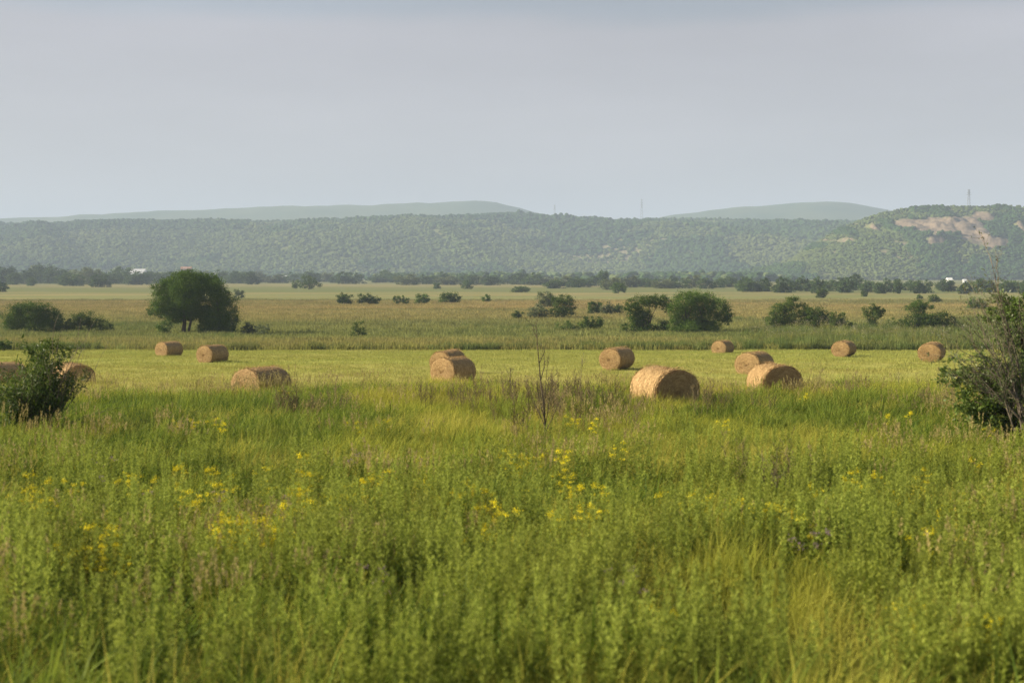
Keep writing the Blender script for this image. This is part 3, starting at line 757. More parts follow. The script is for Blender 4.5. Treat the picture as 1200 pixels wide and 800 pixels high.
plant('bush', (1088, 1134, 363, 390), [(.25, .6, .2, .3), (.45, .62, .2, .3), (.65, .45, .18, .3), (.85, .25, .13, .2), (.3, .28, .25, .26), (.6, .22, .2, .2)], 'dark sloping bush right of the flat-topped tree', 'bush', 'bush')
for b, l in [((955, 970, 336, 349), 'round bush on the far tan field above the right-hand thicket'), ((1008, 1017, 340, 347.5), 'tiny bush on the far tan field above the ragged upright tree'),
             ((1074, 1081, 345, 352), 'tiny upright bush behind the top of the flat-topped tree'), ((1087, 1103, 344, 356), 'round bush just beyond the flat-topped tree'),
             ((1130, 1156, 347, 363.5), 'domed grey green bush on the far field left of the near leafy tree')]:
    plant('bush', b, dome(3), l, 'bush', 'bush', group=BT)

# ------------------------------------------------------------------ far tree line: individual trees, shared meshes
def belt_mesh(leaf, seed, W=13, H=12):
    acc = Acc()
    n = 4 + seed % 3
    for i in range(n):
        u = (i + .5) / n - .5
        crown(acc, (u * W * .75, rng.normal() * 1.2, H * (.55 + .12 * rng.random() - .5 * u * u)), (W * .24, W * .24, H * .38), 340, 1.0)
        crown(acc, (u * W * .85, rng.normal(), H * .22), (W * .2, W * .2, H * .24), 180, 1.0)
    acc.tube([(0, 0, -.3), (.2, 0, H * .5)], [.35, .2], 6)
    return acc.mesh('far_tree', M[leaf])
belt_meshes = [belt_mesh('belt', i) for i in range(6)] + [belt_mesh('belt2', i) for i in range(3)]
def far_tree(px, d, w, h, label, pale=.25):
    m = belt_meshes[rng.integers(6, 9)] if rng.random() < pale else belt_meshes[rng.integers(0, 6)]
    x = (px - 600) / FPX * d
    o = obj('far_tree', m, None, (x, d, -.2)); k = d / FPX
    o.scale = (w * k / 13, w * k / 13, h * k / 12); o.rotation_euler = (0, 0, rng.normal() * .5)
    tag(o, label, 'tree', 'trees of the far tree line')
segs = [  # px range, n, distance, px width, px height, label
    (-20, 75, 9, 1330, (24, 34), (15, 24), 'far tree in the tall belt at the left end of the plain', .25),
    (75, 170, 10, 1300, (22, 32), (14, 20), 'far tree in the belt below the white warehouse roofs', .25),
    (172, 300, 11, 1400, (20, 28), (12, 17), 'far tree in the belt behind the large round tree', .25),
    (300, 470, 13, 1500, (18, 26), (9, 14), 'far tree in the low belt above the left of the bush row', .3),
    (470, 640, 14, 1250, (18, 26), (9, 14), 'far tree in the low belt above the right of the bush row', .35),
    (640, 860, 17, 1000, (18, 26), (10, 15), 'far tree in the grey green belt behind the twin trees', .35),
    (860, 1010, 14, 760, (16, 24), (13, 19), 'far tree in the dense dark belt above the right-hand thicket', .1),
    (1010, 1230, 18, 740, (16, 24), (12, 17), 'far tree in the dark low belt below the rock faces', .05)]
for a, b, n, d, w, h, lab, pale in segs:
    for i in range(n):
        far_tree(a + (b - a) * (i + .5) / n + rng.normal() * 3, d * (1 + .05 * rng.normal()), rng.uniform(*w), rng.uniform(*h), lab, pale)
for px, d, w, h, lab in [(37, 1120, 17, 11, 'darker small far tree in front of the left tall belt'), (85, 1110, 26, 14, 'wide dark far tree in front of the belt, left of the warehouse'), (118, 1020, 22, 14, 'tapering far tree standing forward of the belt below the warehouse'),
                         (548, 900, 15, 12, 'small dark far tree standing forward of the belt above the broad domed bush'), (512, 900, 9, 8, 'small pale far tree forward of the belt above the round full bush'), (1052, 700, 13, 20, 'tallest far tree in the dark belt below the rock faces'), (708, 980, 13, 22, 'upright far tree poking above the belt left of the twin trees')]:
    far_tree(px, d, w, h, lab, 0)

# ------------------------------------------------------------------ forests on the hills and the far woods: masses
def blob(i, H=1.0):
    import bmesh
    bm = bmesh.new(); bmesh.ops.create_icosphere(bm, subdivisions=3, radius=1)
    V = np.array([v.co[:] for v in bm.verts]); F = [tuple(v.index for v in f.verts) for f in bm.faces]; bm.free()
    D = V.copy()
    n = np.zeros(len(V)); 
    for k in range(7):
        c = rng.normal(size=3); c /= np.linalg.norm(c)
        n = np.maximum(n, np.exp(-np.sum((D - c) ** 2, 1) * 3.2) * (.4 + .4 * rng.random()))
    V = D * (.72 + n[:, None] + rng.normal(size=(len(V), 1)) * .07)
    V[:, 2] = V[:, 2] * .85 + .55
    return V, F
def blob_mesh(i, mat):
    V, F = blob(i); return build_mesh('tree_crown', V, F, mat, tint=np.clip(.5 + .3 * rng.normal(size=len(V)), 0, 1))
forest_c = stash('forest_crown', [blob_mesh(i, M['forest']) for i in range(6)] + [blob_mesh(i, M['forest2']) for i in range(3)])
def forest(name, x, y, z, r, kind, label):
    n = len(x)
    S = np.stack([r * 1.1, r * 1.1, r * (.62 + .4 * rng.random(n))], 1)
    R = np.stack([np.zeros(n), np.zeros(n), rng.random(n) * 6.28], 1)
    scatter(name, np.stack([x, y, z], 1), S, R, np.where(kind, rng.integers(6, 9, n), rng.integers(0, 6, n)), forest_c, label)
# main ridge
n = 74000
x = rng.uniform(-1500, 1500, n); y = rng.uniform(2620, 3760, n); z = hillA(x, y)
s = z / np.maximum(crestA(x), 1)
f = fbm(x, y, 210, 91, 4)
shoulder = np.exp(-((x - (-250 + (y - 3000) * .35)) / 330) ** 2) * (s < .9)
scrub = (f - .12 * (s > .75) + .10 * shoulder + .06 * (s < .45)) > .535
bare = bareA(x, y, z)
keep = (z > 1) & (rng.random(n) < np.where(scrub, .85, 1.0)) & (bare < rng.random(n) + .45)
r = np.where(scrub, rng.uniform(3.0, 5.5, n), 3.6 + 4.6 * rng.random(n) ** 2)
forest('ridge_forest', x[keep], y[keep], z[keep], r[keep], scrub[keep], 'hazy deciduous forest covering the long ridge')
# right hill
n = 34000
x = rng.uniform(330, 1200, n); y = rng.uniform(2030, 2400, n); z = hillB(x, y)
rk = rockB(x, y, z)
f = fbm(x, z * 2, 60, 95, 3)
scrub = f > .56
keep = (z > 0) & (rk < rng.random(n) * .8 * (fbm(x, z, 14, 5) > .48) + .12) & (rng.random(n) < np.where(scrub, .6, 1))
r = np.where(scrub, rng.uniform(1.6, 3.4, n), rng.uniform(2.6, 5.0, n))
forest('cliff_forest', x[keep], y[keep], z[keep], r[keep], scrub[keep], 'green woodland around the rock faces of the right-hand hill')
# far low woods between plain and hills
n = 5200
y = rng.uniform(1650, 2650, n); x = (rng.random(n) * 2 - 1) * .42 * y
keep = (fbm(x, y * .5, 120, 97, 3) > .47) & ~((x > 330) & (y > 1650) & (y < 2060) & (fbm(x, y, 90, 98) < .9))
forest('far_wood', x[keep], y[keep], np.zeros(keep.sum()), rng.uniform(4, 9, n)[keep], rng.random(keep.sum()) < .3, 'bluish far-off woods at the foot of the ridge')

# ------------------------------------------------------------------ hay bales
def bale_meshes(seed, R=.8, Lh=.95):
    """round bale lying along X"""
    body, e1, e2, loose = Acc(), [Acc(), Acc()], None, Acc()
    nth, nl = 64, 22
    th = np.arange(nth) * 2 * pi / nth
    def rad(t, s):   # sagging outline, rope-like bands round the barrel
        return R * (1 + .02 * np.cos(2 * t + .4) + .07 * (vnoise(np.cos(t) * 1.7 + 5, np.sin(t) * 1.7 + s * .8 + 5, 1, seed) - .5) + .005 * np.sin(s * 19 + seed) + .015 * vnoise(t * 9, s * 14, 1, seed + 3))
    def edge(s): return 1 - .10 * np.clip((abs(s) - .82) / .18, 0, 1) ** 2
    V = []
    for i in range(nl + 1):
        s = -1 + 2 * i / nl
        r = rad(th, s) * edge(s)
        V.append(np.stack([np.full(nth, s * Lh), np.cos(th) * r * 1.05, np.sin(th) * r * .97], 1))
    V = np.concatenate(V); F = [(i * nth + j, i * nth + (j + 1) % nth, (i + 1) * nth + (j + 1) % nth, (i + 1) * nth + j) for i in range(nl) for j in range(nth)]
    body.add(V, F, .45)
    # strands wrapped round the barrel
    n = 4200; t0 = rng.random(n) * 2 * pi; s0 = rng.uniform(-.97, .97, n); ln = rng.uniform(.12, .45, n); sk = rng.normal(size=n) * .09
    P = []
    for q in (0, .5, 1):
        t = t0 + ln * q / R; s = np.clip(s0 + sk * q, -1, 1); r = (np.array([rad(a, b) * edge(b) for a, b in zip(t, s)]) + .004 + .02 * rng.random(n) * (q - .3) ** 2)
        P.append(np.stack([s * Lh, np.cos(t) * r * 1.05, np.sin(t) * r * .97], 1))
    w = np.array([.007, 0, 0]); 
    V = np.stack([P[0] - w, P[0] + w, P[1] - w, P[1] + w, P[2] - w * .4, P[2] + w * .4], 1).reshape(-1, 3)
    b = (np.arange(n) * 6)[:, None]
    body.add(V, np.concatenate([b + [0, 1, 3, 2], b + [2, 3, 5, 4]]), np.repeat(rng.random(n), 6))
    # ends: rolled spiral relief with straw laid round it
    for k, sg in enumerate((-1, 1)):
        a = e1[k]; nr = 26
        V = []
        for i in range(nr + 1):
            q = i / nr; r = rad(th, sg) * edge(1) * q
            bulge = sg * (Lh + .05 * (1 - q ** 3) + .018 * np.sin(q * 42 + th + seed) + .05 * (vnoise(np.cos(th) * q * 4 + 9, np.sin(th) * q * 4 + 9, 1, seed + k) - .5) * (q < .98)
                          - .05 * exp(-(q / .12) ** 2))
            if i == nr: bulge = np.full(nth, sg * Lh * 1.0)
            V.append(np.stack([bulge * np.ones(nth), np.cos(th) * r * 1.05, np.sin(th) * r * .97], 1))
        V = np.concatenate(V); a.add(V, [(i * nth + j, i * nth + (j + 1) % nth, (i + 1) * nth + (j + 1) % nth, (i + 1) * nth + j) for i in range(nr) for j in range(nth)], .35)
        n = 2600; t0 = rng.random(n) * 2 * pi; q0 = np.sqrt(rng.random(n)) * .98; ln = rng.uniform(.10, .38, n); out = rng.normal(size=n) * .10
        P = []
        for g in (0, .5, 1):
            q = np.clip(q0 + out * g, .02, 1.02); t = t0 + ln * g / (R * np.maximum(q0, .25))
            xx = sg * (Lh + .055 * (1 - q ** 3) + .012 + .05 * rng.random(n) * g * (1 - .3 * q))
            P.append(np.stack([xx, np.cos(t) * q * R * .93 * 1.05, np.sin(t) * q * R * .93 * .97], 1))
        w = np.stack([np.zeros(n), np.cos(t0) * .007, np.sin(t0) * .007], 1)
        V = np.stack([P[0] - w, P[0] + w, P[1] - w, P[1] + w, P[2] - w * .4, P[2] + w * .4], 1).reshape(-1, 3)
        b = (np.arange(n) * 6)[:, None]
        a.add(V, np.concatenate([b + [0, 1, 3, 2], b + [2, 3, 5, 4]]), np.repeat(rng.random(n), 6))
    # loose straw standing off the whole bale
    n = 1500; t = rng.random(n) * 2 * pi; s = np.where(rng.random(n) < .45, np.sign(rng.normal(size=n)) * .99, rng.uniform(-1, 1, n)); r = R * .97
    P = np.stack([s * Lh, np.cos(t) * r, np.sin(t) * r], 1); D = np.stack([rng.normal(size=n) * .6, np.cos(t) * .7 - np.sin(t), np.sin(t) * .7 + np.cos(t)], 1)
    leaf_quads(loose, P, D, rng.uniform(.08, .2, n), .010, rng.random(n))
    body.add(np.concatenate(loose.V), np.concatenate(loose.F), np.concatenate(loose.T))
    return (body.mesh('barrel', M['hay'], True), e1[0].mesh('end_face', M['hay'], True), e1[1].mesh('end_face', M['hay'], True))
bale_sets = [bale_meshes(s) for s in range(4)]
# px centre, distance, top py, yaw of the bale's axis (degrees, from +X), scale, label
BALES = [
    (198, 131, 400, 56, .98, 'farthest left hay bale, the smaller one by the large round tree'),
    (249, 113, 404, 60, 1.0, 'hay bale just right of and nearer than the farthest left one'),
    (306, 61, 430, 56, 1.0, 'nearest hay bale of the left half, its base sunk in tall grass'),
    (2, 75, 424, 54, 1.0, 'hay bale cut by the left edge behind the leaning shrub'),
    (86, 76, 425.5, 128, 1.0, 'shaded hay bale half hidden by the leaning shrub'),
    (525, 93, 410, 58, 1.0, 'hay bale partly hidden behind the near middle bale'),
    (531, 75, 418, 54, .98, 'middle hay bale standing in front of another one'),
    (723, 95, 406.5, 57, 1.0, 'single hay bale with shaded right side between middle pair and twin-tree bale'),
    (779, 50, 430, 113, 1.02, 'largest low-looking hay bale, dark end facing right, sunk in tall grass'),
    (847, 143, 399, 56, .98, 'small far hay bale below the right twin tree'),
    (884, 90, 412, 54, 1.02, 'sunlit hay bale behind the dark-faced round one'),
    (908, 57, 420.5, 99, 1.0, 'hay bale showing a round dark end towards us, right of centre'),
    (989, 131, 399, 58, 1.0, 'far hay bale at the foot of the right-hand thicket'),
    (1092, 111, 400, 62, 1.0, 'rightmost hay bale, bright end facing left'),
]
for i, (px, d, top, yaw, sc, lab) in enumerate(BALES):
    x, _, zt = ray(px, top, d)
    R = .8 * sc * .97; g = gz(x, d)
    zc = min(max(zt - R, g + R - .45), g + R - .04)
    o = empty('hay_bale', (x, d, zc), radians(yaw)); o.scale = (sc * rng.uniform(.92, 1.06), sc * rng.uniform(1.0, 1.07), sc * rng.uniform(.95, 1.0)); o.rotation_euler[1] = rng.normal() * .02
    ms = bale_sets[i % 4]
    for nm, me in zip(('barrel', 'end_face', 'end_face'), ms): obj(nm, me, o)
    tag(o, lab, 'hay bale', 'round hay bales on the mown field')
    print('bale', px, 'sink', round(g + R - zc, 2), 'want', round(g + R - (zt - R), 2))

# ------------------------------------------------------------------ near shrubs
def branchy(acc, p, d, ln, r, depth, tips, spread=.5, up=.15, wind=0.0, seg=4):
    P = [p]; q = p.copy(); dd = d / np.linalg.norm(d)
    for i in range(seg):
        dd = dd + rng.normal(size=3) * .10 + np.array([wind, 0, up]) * .25; dd /= np.linalg.norm(dd)
        q = q + dd * ln / seg; P.append(q.copy())
    acc.tube(P, np.linspace(r, r * .45, seg + 1), 5 if r > .01 else 3, .4)
    tips.append((P, depth))
    if depth > 0:
        for k in range(4 if depth > 1 else 5):
            u = rng.integers(1, seg + 1); st = P[u]
            nd = dd + rng.normal(size=3) * spread
            branchy(acc, st, nd, ln * rng.uniform(.45, .75), r * .5, depth - 1, tips, spread, up, wind, seg)

def leafed(parts, n, size, asp, acc, jitter=.05, maxd=1, droop=0.0, D0=None):
    ps = [P for P, dp in parts if dp <= maxd]
    for P in ps:
        P = np.array(P); m = n
        u = rng.random(m) * (len(P) - 1); i = np.minimum(u.astype(int), len(P) - 2); f = (u - i)[:, None]
        Q = P[i] * (1 - f) + P[i + 1] * f + rng.normal(size=(m, 3)) * jitter
        ax = P[-1] - P[0]; ax = ax / (np.linalg.norm(ax) + 1e-9)
        leaf_quads(acc, Q, ax * .7 + rng.normal(size=(m, 3)) * .75 + [0, 0, -droop], size * rng.uniform(.6, 1.3, m), size * asp, rng.random(m))

# left: leaning willow-like shrub in front of the two bales
d = 38; px0 = 33; x0 = (px0 - 600) / FPX * d
root = empty('leaning_shrub', (x0, d, gz(x0, d) - .05))
wood, tips = Acc(), []
for (dx, ln, n) in ((.05, 1.5, 3), (.45, 1.9, 5), (.8, 1.7, 4), (-.35, 1.4, 5), (-.75, 1.3, 3), (.25, 2.1, 4)):
    for k in range(n):
        branchy(wood, np.array([rng.normal() * .15, rng.normal() * .25, 0.]), np.array([dx + rng.normal() * .12, rng.normal() * .3, 1.0]), ln * rng.uniform(.58, .8), .018, 2, tips, .33, .3, .06)
obj('branches', wood.mesh('branches', M['twig'], True), root)
lv = Acc(); leafed(tips, 26, .12, .26, lv, .05, 1)
for (px, py, rx, rz) in ((20, 470, 22, 20), (40, 450, 24, 20), (52, 428, 14, 15), (68, 406, 12, 8), (54, 412, 14, 11), (78, 414, 7, 5), (62, 402, 9, 6), (40, 416, 12, 9), (36, 428, 18, 14), (46, 410, 14, 8), (6, 468, 16, 14), (30, 490, 22, 18), (50, 475, 12, 12), (12, 500, 18, 16), (8, 515, 14, 12)):
    X_, _, Z_ = ray(px, py, d); crown(lv, (X_ - x0, rng.normal() * .2, Z_ - gz(x0, d) + .05), (rx / FPX * d, rx / FPX * d, rz / FPX * d), int(rx * rz * 1.9), .10, inner=.4, asp=.26)
obj('foliage', lv.mesh('foliage', M['near']), root)
tag(root, 'leaning willow-like shrub at the left edge in front of two bales', 'shrub')
# bare twigs raking right out of it
root = empty('bare_twigs', (x0 + .5, d - .3, gz(x0, d)))
a, tp = Acc(), []
for (dx, dz, ln) in ((.75, .8, 2.1), (.95, .7, 2.2), (.6, 1.0, 2.3), (1.15, .5, 1.9), (.3, 1.3, 2.6), (.45, 1.1, 2.3)):
    branchy(a, np.array([rng.normal() * .1, rng.normal() * .1, 0.2]), np.array([dx, rng.normal() * .1, dz]), ln * .85, .012, 1, tp, .22, .05, 0)
obj('stems', a.mesh('stems', M['twig'], True), root)
tag(root, 'bare grey twigs raking up and right out of the leaning shrub', 'dead twigs')

# right edge: dense low tree, its trunk at the frame edge
d = 46
def near_clump(name, box, clumps, leaf, size, dens, dist, label, cat, trunk_px=None, asp=.45):
    x0, x1, yt, yb = box; k = dist / FPX; W, H = (x1 - x0) * k, (yb - yt) * k
    bx = ((x0 + x1) / 2 - 600) * k; root = empty(name, (bx, dist, gz(bx, dist) - .05))
    zoff = ray(600, yb, dist)[2] - (gz(bx, dist) - .05)
    acc = Acc(); wood = Acc(); tb = np.array([((trunk_px - 600) * k - bx) if trunk_px else 0, 0, -.05])
    top = tb + [-.1, 0, H * .45 + zoff]
    wood.tube([tb, (tb + top) / 2 + [.05, 0, 0], top], [.13, .11, .07], 10)
    for (u, v, ru, rv) in clumps:
        R = np.array([ru * W, ru * W * .9, rv * H]); C = np.array([(u - .5) * W, (rng.random() - .5) * W * .2, v * H + zoff])
        m = int(dens * 32 * R[0] * R[2] / size ** 2)
        crown(acc, C, R, m, size, inner=.35, asp=asp)
        st = tb + (top - tb) * (.5 + .5 * rng.random())
        wood.tube([st, (st + C) / 2 + [0, 0, .1], C], [.05, .03, .01], 5)
        for q in range(8):
            e = C + rng.normal(size=3) * R * .6; wood.tube([C, (C + e) / 2 + rng.normal(size=3) * .05, e], [.012, .008, .004], 3)
    obj('crown', acc.mesh('crown', M[leaf]), root); obj('trunk', wood.mesh('trunk', M['bark'], True), root)
    return tag(root, label, cat)
near_clump('leafy_shrub', (1106, 1216, 412, 522), [(.18, .72, .16, .2), (.35, .82, .16, .18), (.5, .66, .2, .22), (.3, .48, .22, .22), (.6, .4, .22, .22), (.8, .55, .2, .25), (.92, .35, .18, .25), (.75, .82, .2, .16), (.45, .28, .18, .16), (.75, .22, .18, .14), (.95, .8, .15, .2), (.65, .12, .25, .12), (.6, .6, .3, .25)],
           'near', .11, 1.25, 36, 'dense dark green shrub at the right edge with a thick dark trunk', 'shrub', 1192)
near_clump('leafy_tree', (1148, 1250, 341, 450), [(.2, .72, .12, .14), (.35, .86, .15, .12), (.55, .88, .15, .11), (.45, .7, .18, .17), (.3, .55, .15, .14), (.65, .68, .2, .2), (.6, .45, .2, .2), (.85, .8, .15, .15), (.85, .5, .18, .2), (.4, .36, .14, .14)],
           'near', .11, 1.7, 45, 'olive leafy tree top behind the bare branches at the right edge', 'tree', 1215)
# pale bare branches fanning up and left from the right edge
d = 35; x0 = (1207 - 600) / FPX * d; z0 = ray(0, 505, d)[2]
root = empty('dead_branches', (x0, d, gz(x0, d)))
a, tp = Acc(), []
zb = .15
for (tx, ty, r) in ((1130, 400, .03), (1140, 372, .025), (1165, 300, .028), (1150, 350, .022), (1180, 340, .022), (1125, 440, .02), (1195, 330, .02), (1160, 420, .022), (1143, 355, .018), (1175, 380, .02), (1115, 410, .016), (1172, 318, .016), (1205, 350, .02)):
    e = np.array([(tx - 600) / FPX * d - x0, rng.normal() * .4, ray(0, ty, d)[2] - gz(x0, d)])
    st = np.array([rng.normal() * .08, rng.normal() * .1, zb + rng.random() * .9])
    P = [st, st * .6 + e * .4 + [rng.normal() * .06, 0, .12], st * .25 + e * .75 + [rng.normal() * .06, 0, .08], e]
    a.tube(P, [r, r * .8, r * .45, r * .18], 5)
    for q in range(11):
        u = .25 + .75 * rng.random(); p = st + (e - st) * u
        branchy(a, p, (e - st) / np.linalg.norm(e - st) + rng.normal(size=3) * .45, rng.uniform(.35, .9), r * .32, 1, tp, .5, .1, 0, 3)
obj('branches', a.mesh('branches', M['twig'], True), root)
lv = Acc(); leafed([t for t in tp if rng.random() < .7], 5, .08, .35, lv, .03, 0)
obj('foliage', lv.mesh('foliage', M['silver']), root)
tag(root, 'pale bare branches fanning up and left at the right edge', 'dead branches')

# thin dead sapling in the middle
d = 35; x0 = (640 - 600) / FPX * d; g = gz(x0, d)
root = empty('dead_sapling', (x0, d, g - .05)); a = Acc(); tp = []
def P2(px, py): return np.array([(px - 600) / FPX * d - x0, 0, ray(0, py, d)[2] - g + .05])
a.tube([P2(640, 530), P2(638, 480), P2(633, 440), P2(630, 405), P2(628, 378)], [.024, .020, .016, .011, .006], 5)
for (b, e) in (((638, 480), (642, 415)), ((639, 500), (648, 440)), ((634, 445), (637, 410)), ((638, 490), (628, 445)), ((632, 425), (640, 402)), ((640, 505), (655, 470)), ((639, 500), (622, 462)), ((629, 395), (625, 380))):
    p, q = P2(*b), P2(*e); q = q + [0, rng.normal() * .2, 0]
    a.tube([p, (p + q) / 2 + rng.normal(size=3) * .03, q], [.011, .008, .004], 4)
    for k in range(3): branchy(a, p + (q - p) * rng.random(), (q - p) / np.linalg.norm(q - p) + rng.normal(size=3) * .4, .3, .004, 1, tp, .4, .1, 0, 3)
obj('stem', a.mesh('stem', M['bark'], True), root)
tag(root, 'tall thin dead sapling sticking up from the grass in the centre', 'dead sapling')
def stick(px0, py0, px1, py1, d, label):
    x0 = (px0 - 600) / FPX * d; g = gz(x0, d); root = empty('bare_stalk', (x0, d, g - .05)); a = Acc(); tp = []
    q = np.array([(px1 - px0) / FPX * d, 0, ray(0, py1, d)[2] - g])
    a.tube([(0, 0, 0), q * .5 + [.03, 0, 0], q], [.012, .009, .003], 4)
    for k in range(7): branchy(a, q * (.4 + .5 * rng.random()), q / np.linalg.norm(q) + rng.normal(size=3) * .4, .35, .004, 1, tp, .4, .1, 0, 3)
    obj('stem', a.mesh('stem', M['twig'], True), root); tag(root, label, 'bare stalk')
stick(597, 520, 598, 428, 50, 'shorter bare brown stalk left of the dead sapling')
stick(675, 500, 684, 412, 51, 'faint leaning bare stalk right of the dead sapling')
stick(1055, 495, 1054, 440, 58, 'thin bare stalk in the dark weeds left of the right-hand shrub')
stick(925, 585, 900, 536, 24.5, 'forked bare twig leaning left in the nearer right-hand grass')

# ------------------------------------------------------------------ buildings in the haze
def building(name, px, d, wpx, hm, depth, wall, roofm, label, pitched=False, nwin=3, rows=1, z=0, rz=0.0):
    k = d / FPX; W = wpx * k; x = (px - 600) * k
    root = empty(name, (x, d, z), rz)
    a = Acc(); a.box((0, 0, hm / 2), (W, depth, hm)); obj('wall', a.mesh('wall', M[wall]), root)
    r = Acc()
    if pitched:
        e = .5; h = depth * .28
        V = [(-W / 2 - e, -depth / 2 - e, hm), (W / 2 + e, -depth / 2 - e, hm), (W / 2 + e, depth / 2 + e, hm), (-W / 2 - e, depth / 2 + e, hm), (-W / 2 - e, 0, hm + h), (W / 2 + e, 0, hm + h)]
        r.add(V, [(0, 1, 5, 4), (2, 3, 4, 5), (0, 4, 3, 3), (1, 2, 5, 5), (0, 3, 2, 1)])
        me = build_mesh('roof', V, [(0, 1, 5, 4), (2, 3, 4, 5), (0, 4, 3), (1, 2, 5), (0, 3, 2, 1)], M[roofm])
        obj('roof', me, root)
    else:
        r.box((0, 0, hm + .3), (W + .8, depth + .8, .6)); obj('roof', r.mesh('roof', M[roofm]), root)
    for i in range(nwin):
        for j in range(rows):
            w = Acc(); w.box(((i + .5) / nwin * W - W / 2, -depth / 2 - .02, hm * (j + .55) / rows), (min(2.2, W / nwin * .5), .12, min(1.6, hm / rows * .5)))
            obj('window', w.mesh('window', M['darkwin']), root)
    return tag(root, label, 'building', None)
building('warehouse', 162.5, 1750, 17, 8, 26, 'white', 'roofing', 'white gabled warehouse left of the large round tree', True, 5, z=0)
building('shed', 192, 1750, 9, 6, 14, 'white', 'roofing', 'small white shed just left above the large round tree', False, 2, z=0)
building('warehouse', 232, 1780, 36, 6.5, 24, 'white', 'roofing', 'long white warehouse showing over the large round tree', False, 8, z=0)
building('tower_block', 254, 1800, 5, 11, 8, 'white', 'roofing', 'small white block at the right end of the long warehouse', False, 2, 2, z=0)
building('house', 219, 2300, 12, 9, 12, 'rust', 'rust', 'orange-roofed house above the long white warehouse', True, 3, z=8)
building('house', 332, 1750, 9, 4.5, 10, 'white', 'roofing', 'lone pale house low at the foot of the ridge right of the large tree', True, 2)
building('shed', 1112, 1400, 5, 3.0, 9, 'roofing', 'white', 'larger of two white sheds under the rock faces', True, 2)
building('shed', 1130, 1400, 3, 2.5, 6, 'roofing', 'roofing', 'smaller of two white sheds under the rock faces', True, 1)
for i, (px, w, h, lab) in enumerate([(52, 11, 15, 'leftmost pinkish apartment block over the left tree belt'), (67, 9, 15, 'second pinkish apartment block from the left'), (83, 12, 13, 'wide pinkish apartment block in the middle of the hazy row'),
                                     (101, 8, 12, 'narrow pale apartment block at the right of the hazy row'), (4, 8, 12, 'pale apartment block at the left edge of the hazy row')]):
    building('apartment_block', px, 2150 + 40 * i, w, h, 14, 'pink' if i != 3 else 'white', 'roofing', lab, False, 4, 4)

# ------------------------------------------------------------------ pylons
def pylon(px, top, d, base_z, label, wbase=4.5):
    x, _, zt = ray(px, top, d); H = zt - base_z
    root = empty('pylon', (x, d, base_z)); lat = Acc()
    t = .24
    def w(z): return wbase * (1 - z / H) ** 1.0 * .5 + .5
    zs = np.linspace(0, H, 8)
    for sx in (-1, 1):
        for sy in (-1, 1):
            a = Acc(); a.tube([(sx * w(z), sy * w(z), z) for z in zs], [t * .6] * 8, 4); obj('leg', a.mesh('leg', M['steel']), root)
    for i in range(7):
        for s in (-1, 1):
            a_, b_ = zs[i], zs[i + 1]
            lat.tube([(-w(a_), s * w(a_), a_), (w(b_), s * w(b_), b_)], [t * .35] * 2, 3); lat.tube([(w(a_), s * w(a_), a_), (-w(b_), s * w(b_), b_)], [t * .35] * 2, 3)
            lat.tube([(s * w(a_), -w(a_), a_), (s * w(b_), w(b_), b_)], [t * .35] * 2, 3)
    obj('lattice', lat.mesh('lattice', M['steel']), root)
    for f, l in ((.72, 4.2), (.84, 3.4), (.95, 2.6)):
        a = Acc(); z = H * f; a.tube([(-l, 0, z), (0, 0, z + .8), (l, 0, z)], [.14, .26, .14], 4); a.tube([(-l, 0, z), (l, 0, z)], [.13, .13], 4); obj('cross_arm', a.mesh('cross_arm', M['steel']), root)
    return tag(root, label, 'pylon', 'power pylons on the skyline')
def hz(fn, px, d): return float(fn(np.array([(px - 600) / FPX * d]), np.array([float(d)]))[0])
pylon(752, 233, 3690, hz(hillA, 752, 3690), 'tall pylon on the ridge skyline right of centre', 6)
pylon(650, 240, 3700, hz(hillA, 650, 3700), 'fainter shorter pylon on the middle of the ridge skyline', 5)
pylon(1135.5, 222, 2345, hz(hillB, 1135.5, 2345), 'pylon on top of the right-hand hill above the rock faces', 4)

# ------------------------------------------------------------------ air
hb = Acc(); hb.box((0, 5550, 255), (13400, 13400, 530))
hm, nt = new_mat('haze_air')
pv = N(nt, 'ShaderNodeVolumePrincipled'); pv.inputs['Color'].default_value = (.555, .675, .895, 1); pv.inputs['Density'].default_value = .00017
pv.inputs['Anisotropy'].default_value = .0
o_ = N(nt, 'ShaderNodeOutputMaterial'); L(nt, pv.outputs[0], o_.inputs['Volume'])
hz_o = obj('haze', hb.mesh('haze', hm)); tag(hz_o, kind='stuff', label='thin summer haze over the whole plain')

# ------------------------------------------------------------------ sky, sun, camera
w = bpy.data.worlds.new('World'); SC.world = w; w.use_nodes = True; nt = w.node_tree; nt.nodes.clear()
sky = N(nt, 'ShaderNodeTexSky', sky_type='NISHITA'); sky.sun_disc = False; sky.sun_elevation = SUN_EL; sky.sun_rotation = SUN_AZ
sky.air_density = 1.0; sky.dust_density = 2.5; sky.ozone_density = 1.5; sky.altitude = 50
tc = N(nt, 'ShaderNodeTexCoord'); sp = N(nt, 'ShaderNodeSeparateXYZ'); L(nt, tc.outputs['Generated'], sp.inputs[0])
mp = N(nt, 'ShaderNodeMapping'); mp.inputs['Scale'].default_value = (5, 5, 16); L(nt, tc.outputs['Generated'], mp.inputs[0])
nz = N(nt, 'ShaderNodeTexNoise'); nz.inputs['Scale'].default_value = 1.6; nz.inputs['Detail'].default_value = 5; L(nt, mp.outputs[0], nz.inputs['Vector'])
ed = N(nt, 'ShaderNodeMath', operation='MULTIPLY_ADD'); L(nt, nz.outputs['Fac'], ed.inputs[0]); ed.inputs[1].default_value = -.02; L(nt, sp.outputs['Z'], ed.inputs[2])
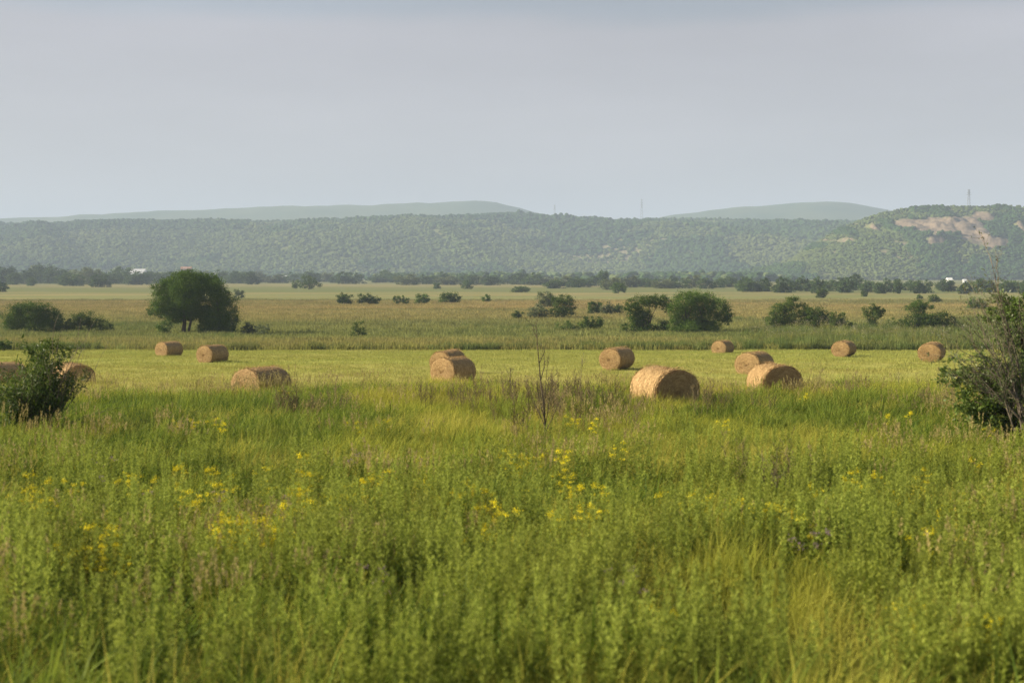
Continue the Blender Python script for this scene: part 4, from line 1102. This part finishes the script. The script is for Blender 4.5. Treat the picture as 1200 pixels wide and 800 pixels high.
er = N(nt, 'ShaderNodeMapRange', interpolation_type='SMOOTHSTEP'); er.inputs[1].default_value = .155; er.inputs[2].default_value = .172; er.inputs[3].default_value = 1; er.inputs[4].default_value = .0
L(nt, ed.outputs[0], er.inputs[0])
am = N(nt, 'ShaderNodeMath', operation='MULTIPLY_ADD'); L(nt, er.outputs[0], am.inputs[0]); am.inputs[1].default_value = .3; am.inputs[2].default_value = .35
lo_ = N(nt, 'ShaderNodeMapRange'); lo_.inputs[1].default_value = .16; lo_.inputs[2].default_value = .40; lo_.inputs[3].default_value = 1; lo_.inputs[4].default_value = .0
L(nt, sp.outputs['Z'], lo_.inputs[0]); am2 = N(nt, 'ShaderNodeMath', operation='MULTIPLY'); L(nt, am.outputs[0], am2.inputs[0]); L(nt, lo_.outputs[0], am2.inputs[1])
col = mix(nt, am2.outputs[0], sky.outputs[0], (5.7, 5.0, 5.2))       # thin veil of cloud with a ragged upper edge
m3 = N(nt, 'ShaderNodeMapping'); m3.inputs['Scale'].default_value = (2.2, 2.2, 11); L(nt, tc.outputs['Generated'], m3.inputs[0])
n3 = N(nt, 'ShaderNodeTexNoise'); n3.inputs['Scale'].default_value = 1.3; n3.inputs['Detail'].default_value = 4; L(nt, m3.outputs[0], n3.inputs['Vector'])
r3 = N(nt, 'ShaderNodeMapRange'); r3.inputs[1].default_value = .3; r3.inputs[2].default_value = .7; r3.inputs[3].default_value = .88; r3.inputs[4].default_value = 1.10; L(nt, n3.outputs['Fac'], r3.inputs[0])
h3 = N(nt, 'ShaderNodeHueSaturation'); L(nt, r3.outputs[0], h3.inputs['Value']); L(nt, col, h3.inputs['Color']); col = h3.outputs[0]
bg = N(nt, 'ShaderNodeBackground'); bg.inputs['Strength'].default_value = .05; L(nt, col, bg.inputs[0])
ow = N(nt, 'ShaderNodeOutputWorld'); L(nt, bg.outputs[0], ow.inputs[0])

sl = bpy.data.lights.new('sun', 'SUN'); sl.energy = 5.0; sl.angle = radians(.6); sl.color = (1, .88, .66)
so = bpy.data.objects.new('sun', sl); COL.objects.link(so)
from mathutils import Vector
sd = Vector((sin(SUN_AZ) * cos(SUN_EL), cos(SUN_AZ) * cos(SUN_EL), sin(SUN_EL)))
so.rotation_euler = sd.to_track_quat('Z', 'Y').to_euler()

cd = bpy.data.cameras.new('camera'); cam = bpy.data.objects.new('camera', cd); COL.objects.link(cam)
cd.sensor_width = 36; cd.lens = FPX / 1200 * 36; cd.clip_start = .3; cd.clip_end = 30000
cam.location = (0, 0, CAMZ); cam.rotation_euler = (pi / 2 - PITCH, 0, 0)
cd.dof.use_dof = True; cd.dof.focus_distance = 110; cd.dof.aperture_fstop = 1.5
SC.camera = cam

SC.view_settings.view_transform = 'Standard'; SC.view_settings.look = 'None'; SC.view_settings.gamma = 1; SC.view_settings.exposure = 1.08
SC.view_settings.use_curve_mapping = False
SC.render.engine = 'CYCLES'
cy = SC.cycles; cy.use_denoising = True; cy.denoising_prefilter = 'NONE'; cy.max_bounces = 5; cy.diffuse_bounces = 3; cy.glossy_bounces = 2; cy.transmission_bounces = 3; cy.volume_bounces = 1; cy.transparent_max_bounces = 4
cy.caustics_reflective = False; cy.caustics_refractive = False
